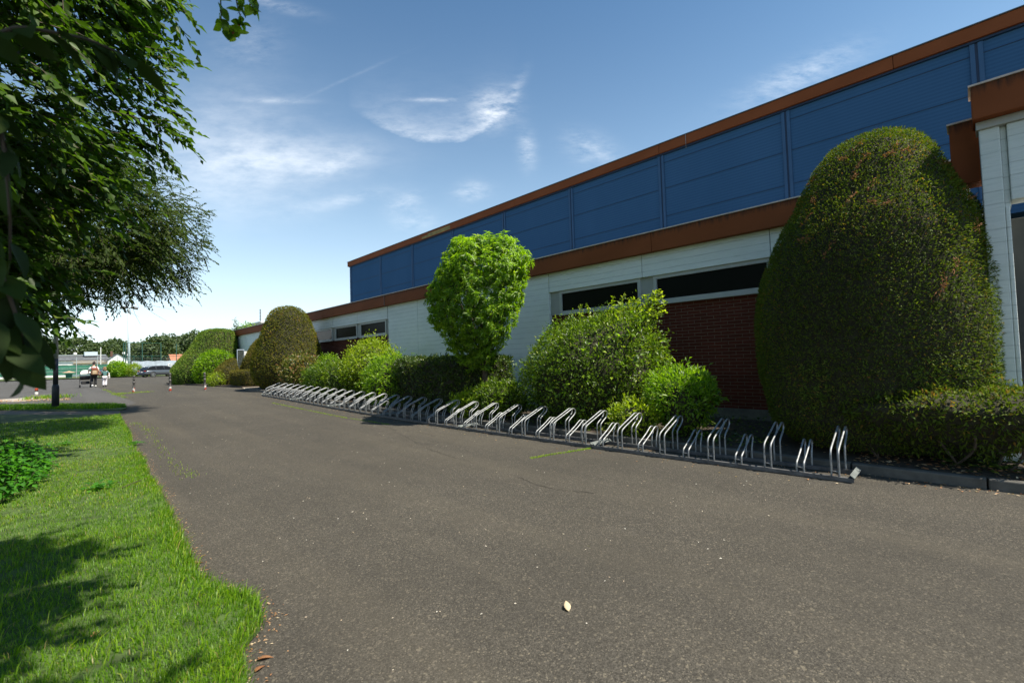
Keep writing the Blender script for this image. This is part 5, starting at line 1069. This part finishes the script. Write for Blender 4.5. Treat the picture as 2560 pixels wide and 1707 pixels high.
st = N.math('MULTIPLY', N.math('SUBTRACT', n1, .32, clamp=True), 2.6); st2 = N.math('MULTIPLY', N.math('SUBTRACT', n2, .34, clamp=True), 2.8)
# the boat-shaped cirrus: a sharp curved lower edge with fibres fading upwards
du = N.math('ADD', N.math('SUBTRACT', u, U(1110)), N.math('MULTIPLY', N.math('SUBTRACT', n3, .5), .03))
dl = N.math('MINIMUM', du, 0); dr = N.math('MAXIMUM', du, 0)
base = add(M(M(dl, dl), 1.75), M(M(dr, dr), 3.4), Vv(360)); hv = N.math('ADD', N.math('SUBTRACT', v, base), M(N.math('SUBTRACT', n2, .5), .02))
edge = N.math('SMOOTHSTEP', 0, .014, hv) if False else N.math('MULTIPLY', hv, 70, clamp=True)
fall = N.math('EXPONENT', M(N.math('MAXIMUM', hv, 0), -26.)); win = M(N.math('MULTIPLY', N.math('ADD', du, .21), 8, clamp=True), N.math('MULTIPLY', N.math('SUBTRACT', .165, du), 14, clamp=True))
boat = M(M(M(edge, fall), win), N.math('ADD', M(st2, .75), .25))
cl = add(M(boat, .95), M(M(gauss(1235, 275, 48, 42, .3), st2), .95), M(M(gauss(1290, 225, 45, 14, 1.1), st2), .4),
         M(M(gauss(720, 395, 210, 48, .05), N.math('ADD', M(st, .7), .3)), .62), M(M(gauss(830, 415, 90, 26, .25), st2), .45), M(M(gauss(560, 330, 190, 120, 0), N.math('ADD', M(st, .6), .25)), .5), M(M(gauss(560, 470, 230, 90, 0), N.math('ADD', M(st, .6), .3)), .45), M(gauss(680, 252, 85, 7, -.02), M(st2, .4)), M(gauss(850, 205, 120, 4, .42), M(st2, .14)),
         M(M(gauss(1318, 375, 20, 42, .1), st2), .6), M(M(gauss(1180, 478, 42, 22, .1), st2), .55), M(M(gauss(1480, 375, 60, 34, -.4), st2), .5), M(M(gauss(1010, 505, 40, 20, .3), st2), .5), M(M(gauss(1035, 550, 50, 26, 0), st2), .4), M(M(gauss(860, 500, 120, 16, .2), st), .4),
         M(M(gauss(2000, 190, 150, 34, .42), st2), .5), M(M(gauss(690, 12, 90, 14, -.25), st2), .35), M(M(gauss(620, 110, 80, 60, 0), st2), .2), M(M(gauss(1080, 250, 60, 5, .0), st2), .5))
front = N.math('MULTIPLY', N.math('SUBTRACT', dot(fw), .1), 5, clamp=True); cl = N.math('MULTIPLY', cl, front, clamp=True)
# whitish summer haze towards the horizon
el = N.n('ShaderNodeSeparateXYZ'); t.links.new(dv, el.inputs[0]); hz = N.math('EXPONENT', N.math('MULTIPLY', N.math('MAXIMUM', el.outputs[2], 0), -5.4))
skc = N.mix(1, sky.outputs[0], N.ramp(el.outputs[2], [(0, (.90, 1.05, 1.05)), (.28, (.80, 1.07, 1.07)), (.64, (.50, .80, .90))]), 'MULTIPLY')
c = N.mix(N.math('MULTIPLY', hz, .84), skc, (8.6, 9.3, 9.7)); c = N.mix(N.math('MULTIPLY', cl, .58), c, (9.3, 9.5, 9.6))
t.links.new(c, bg.inputs[0])
L = bpy.data.lights.new('sun', 'SUN'); L.energy = 4.8; L.angle = rad(.53); L.color = (1, .93, .80); so = bpy.data.objects.new('sun', L); C.objects.link(so)
so.rotation_euler = Vector(sd).to_track_quat('Z', 'Y').to_euler(); so.location = (20, -10, 30)
cam = bpy.data.cameras.new('camera'); cam.sensor_width = 36; cam.lens = 1150 / 2560 * 36; cam.clip_end = 2000; cam.clip_start = .05; cam.dof.use_dof = True; cam.dof.focus_distance = 9; cam.dof.aperture_fstop = 3.2
co = bpy.data.objects.new('camera', cam); C.objects.link(co); scene.camera = co
co.matrix_world = Matrix(((0.711878, -0.004573, -0.702288, 0), (-0.701663, -0.047311, -0.710936, 0), (-0.029975, 0.998870, -0.036888, 1.3), (0, 0, 0, 1)))
scene.view_settings.view_transform = 'Standard'; scene.view_settings.look = 'None'; scene.view_settings.exposure = .85; scene.view_settings.gamma = 1
scene.cycles.max_bounces = 6; scene.cycles.transparent_max_bounces = 4
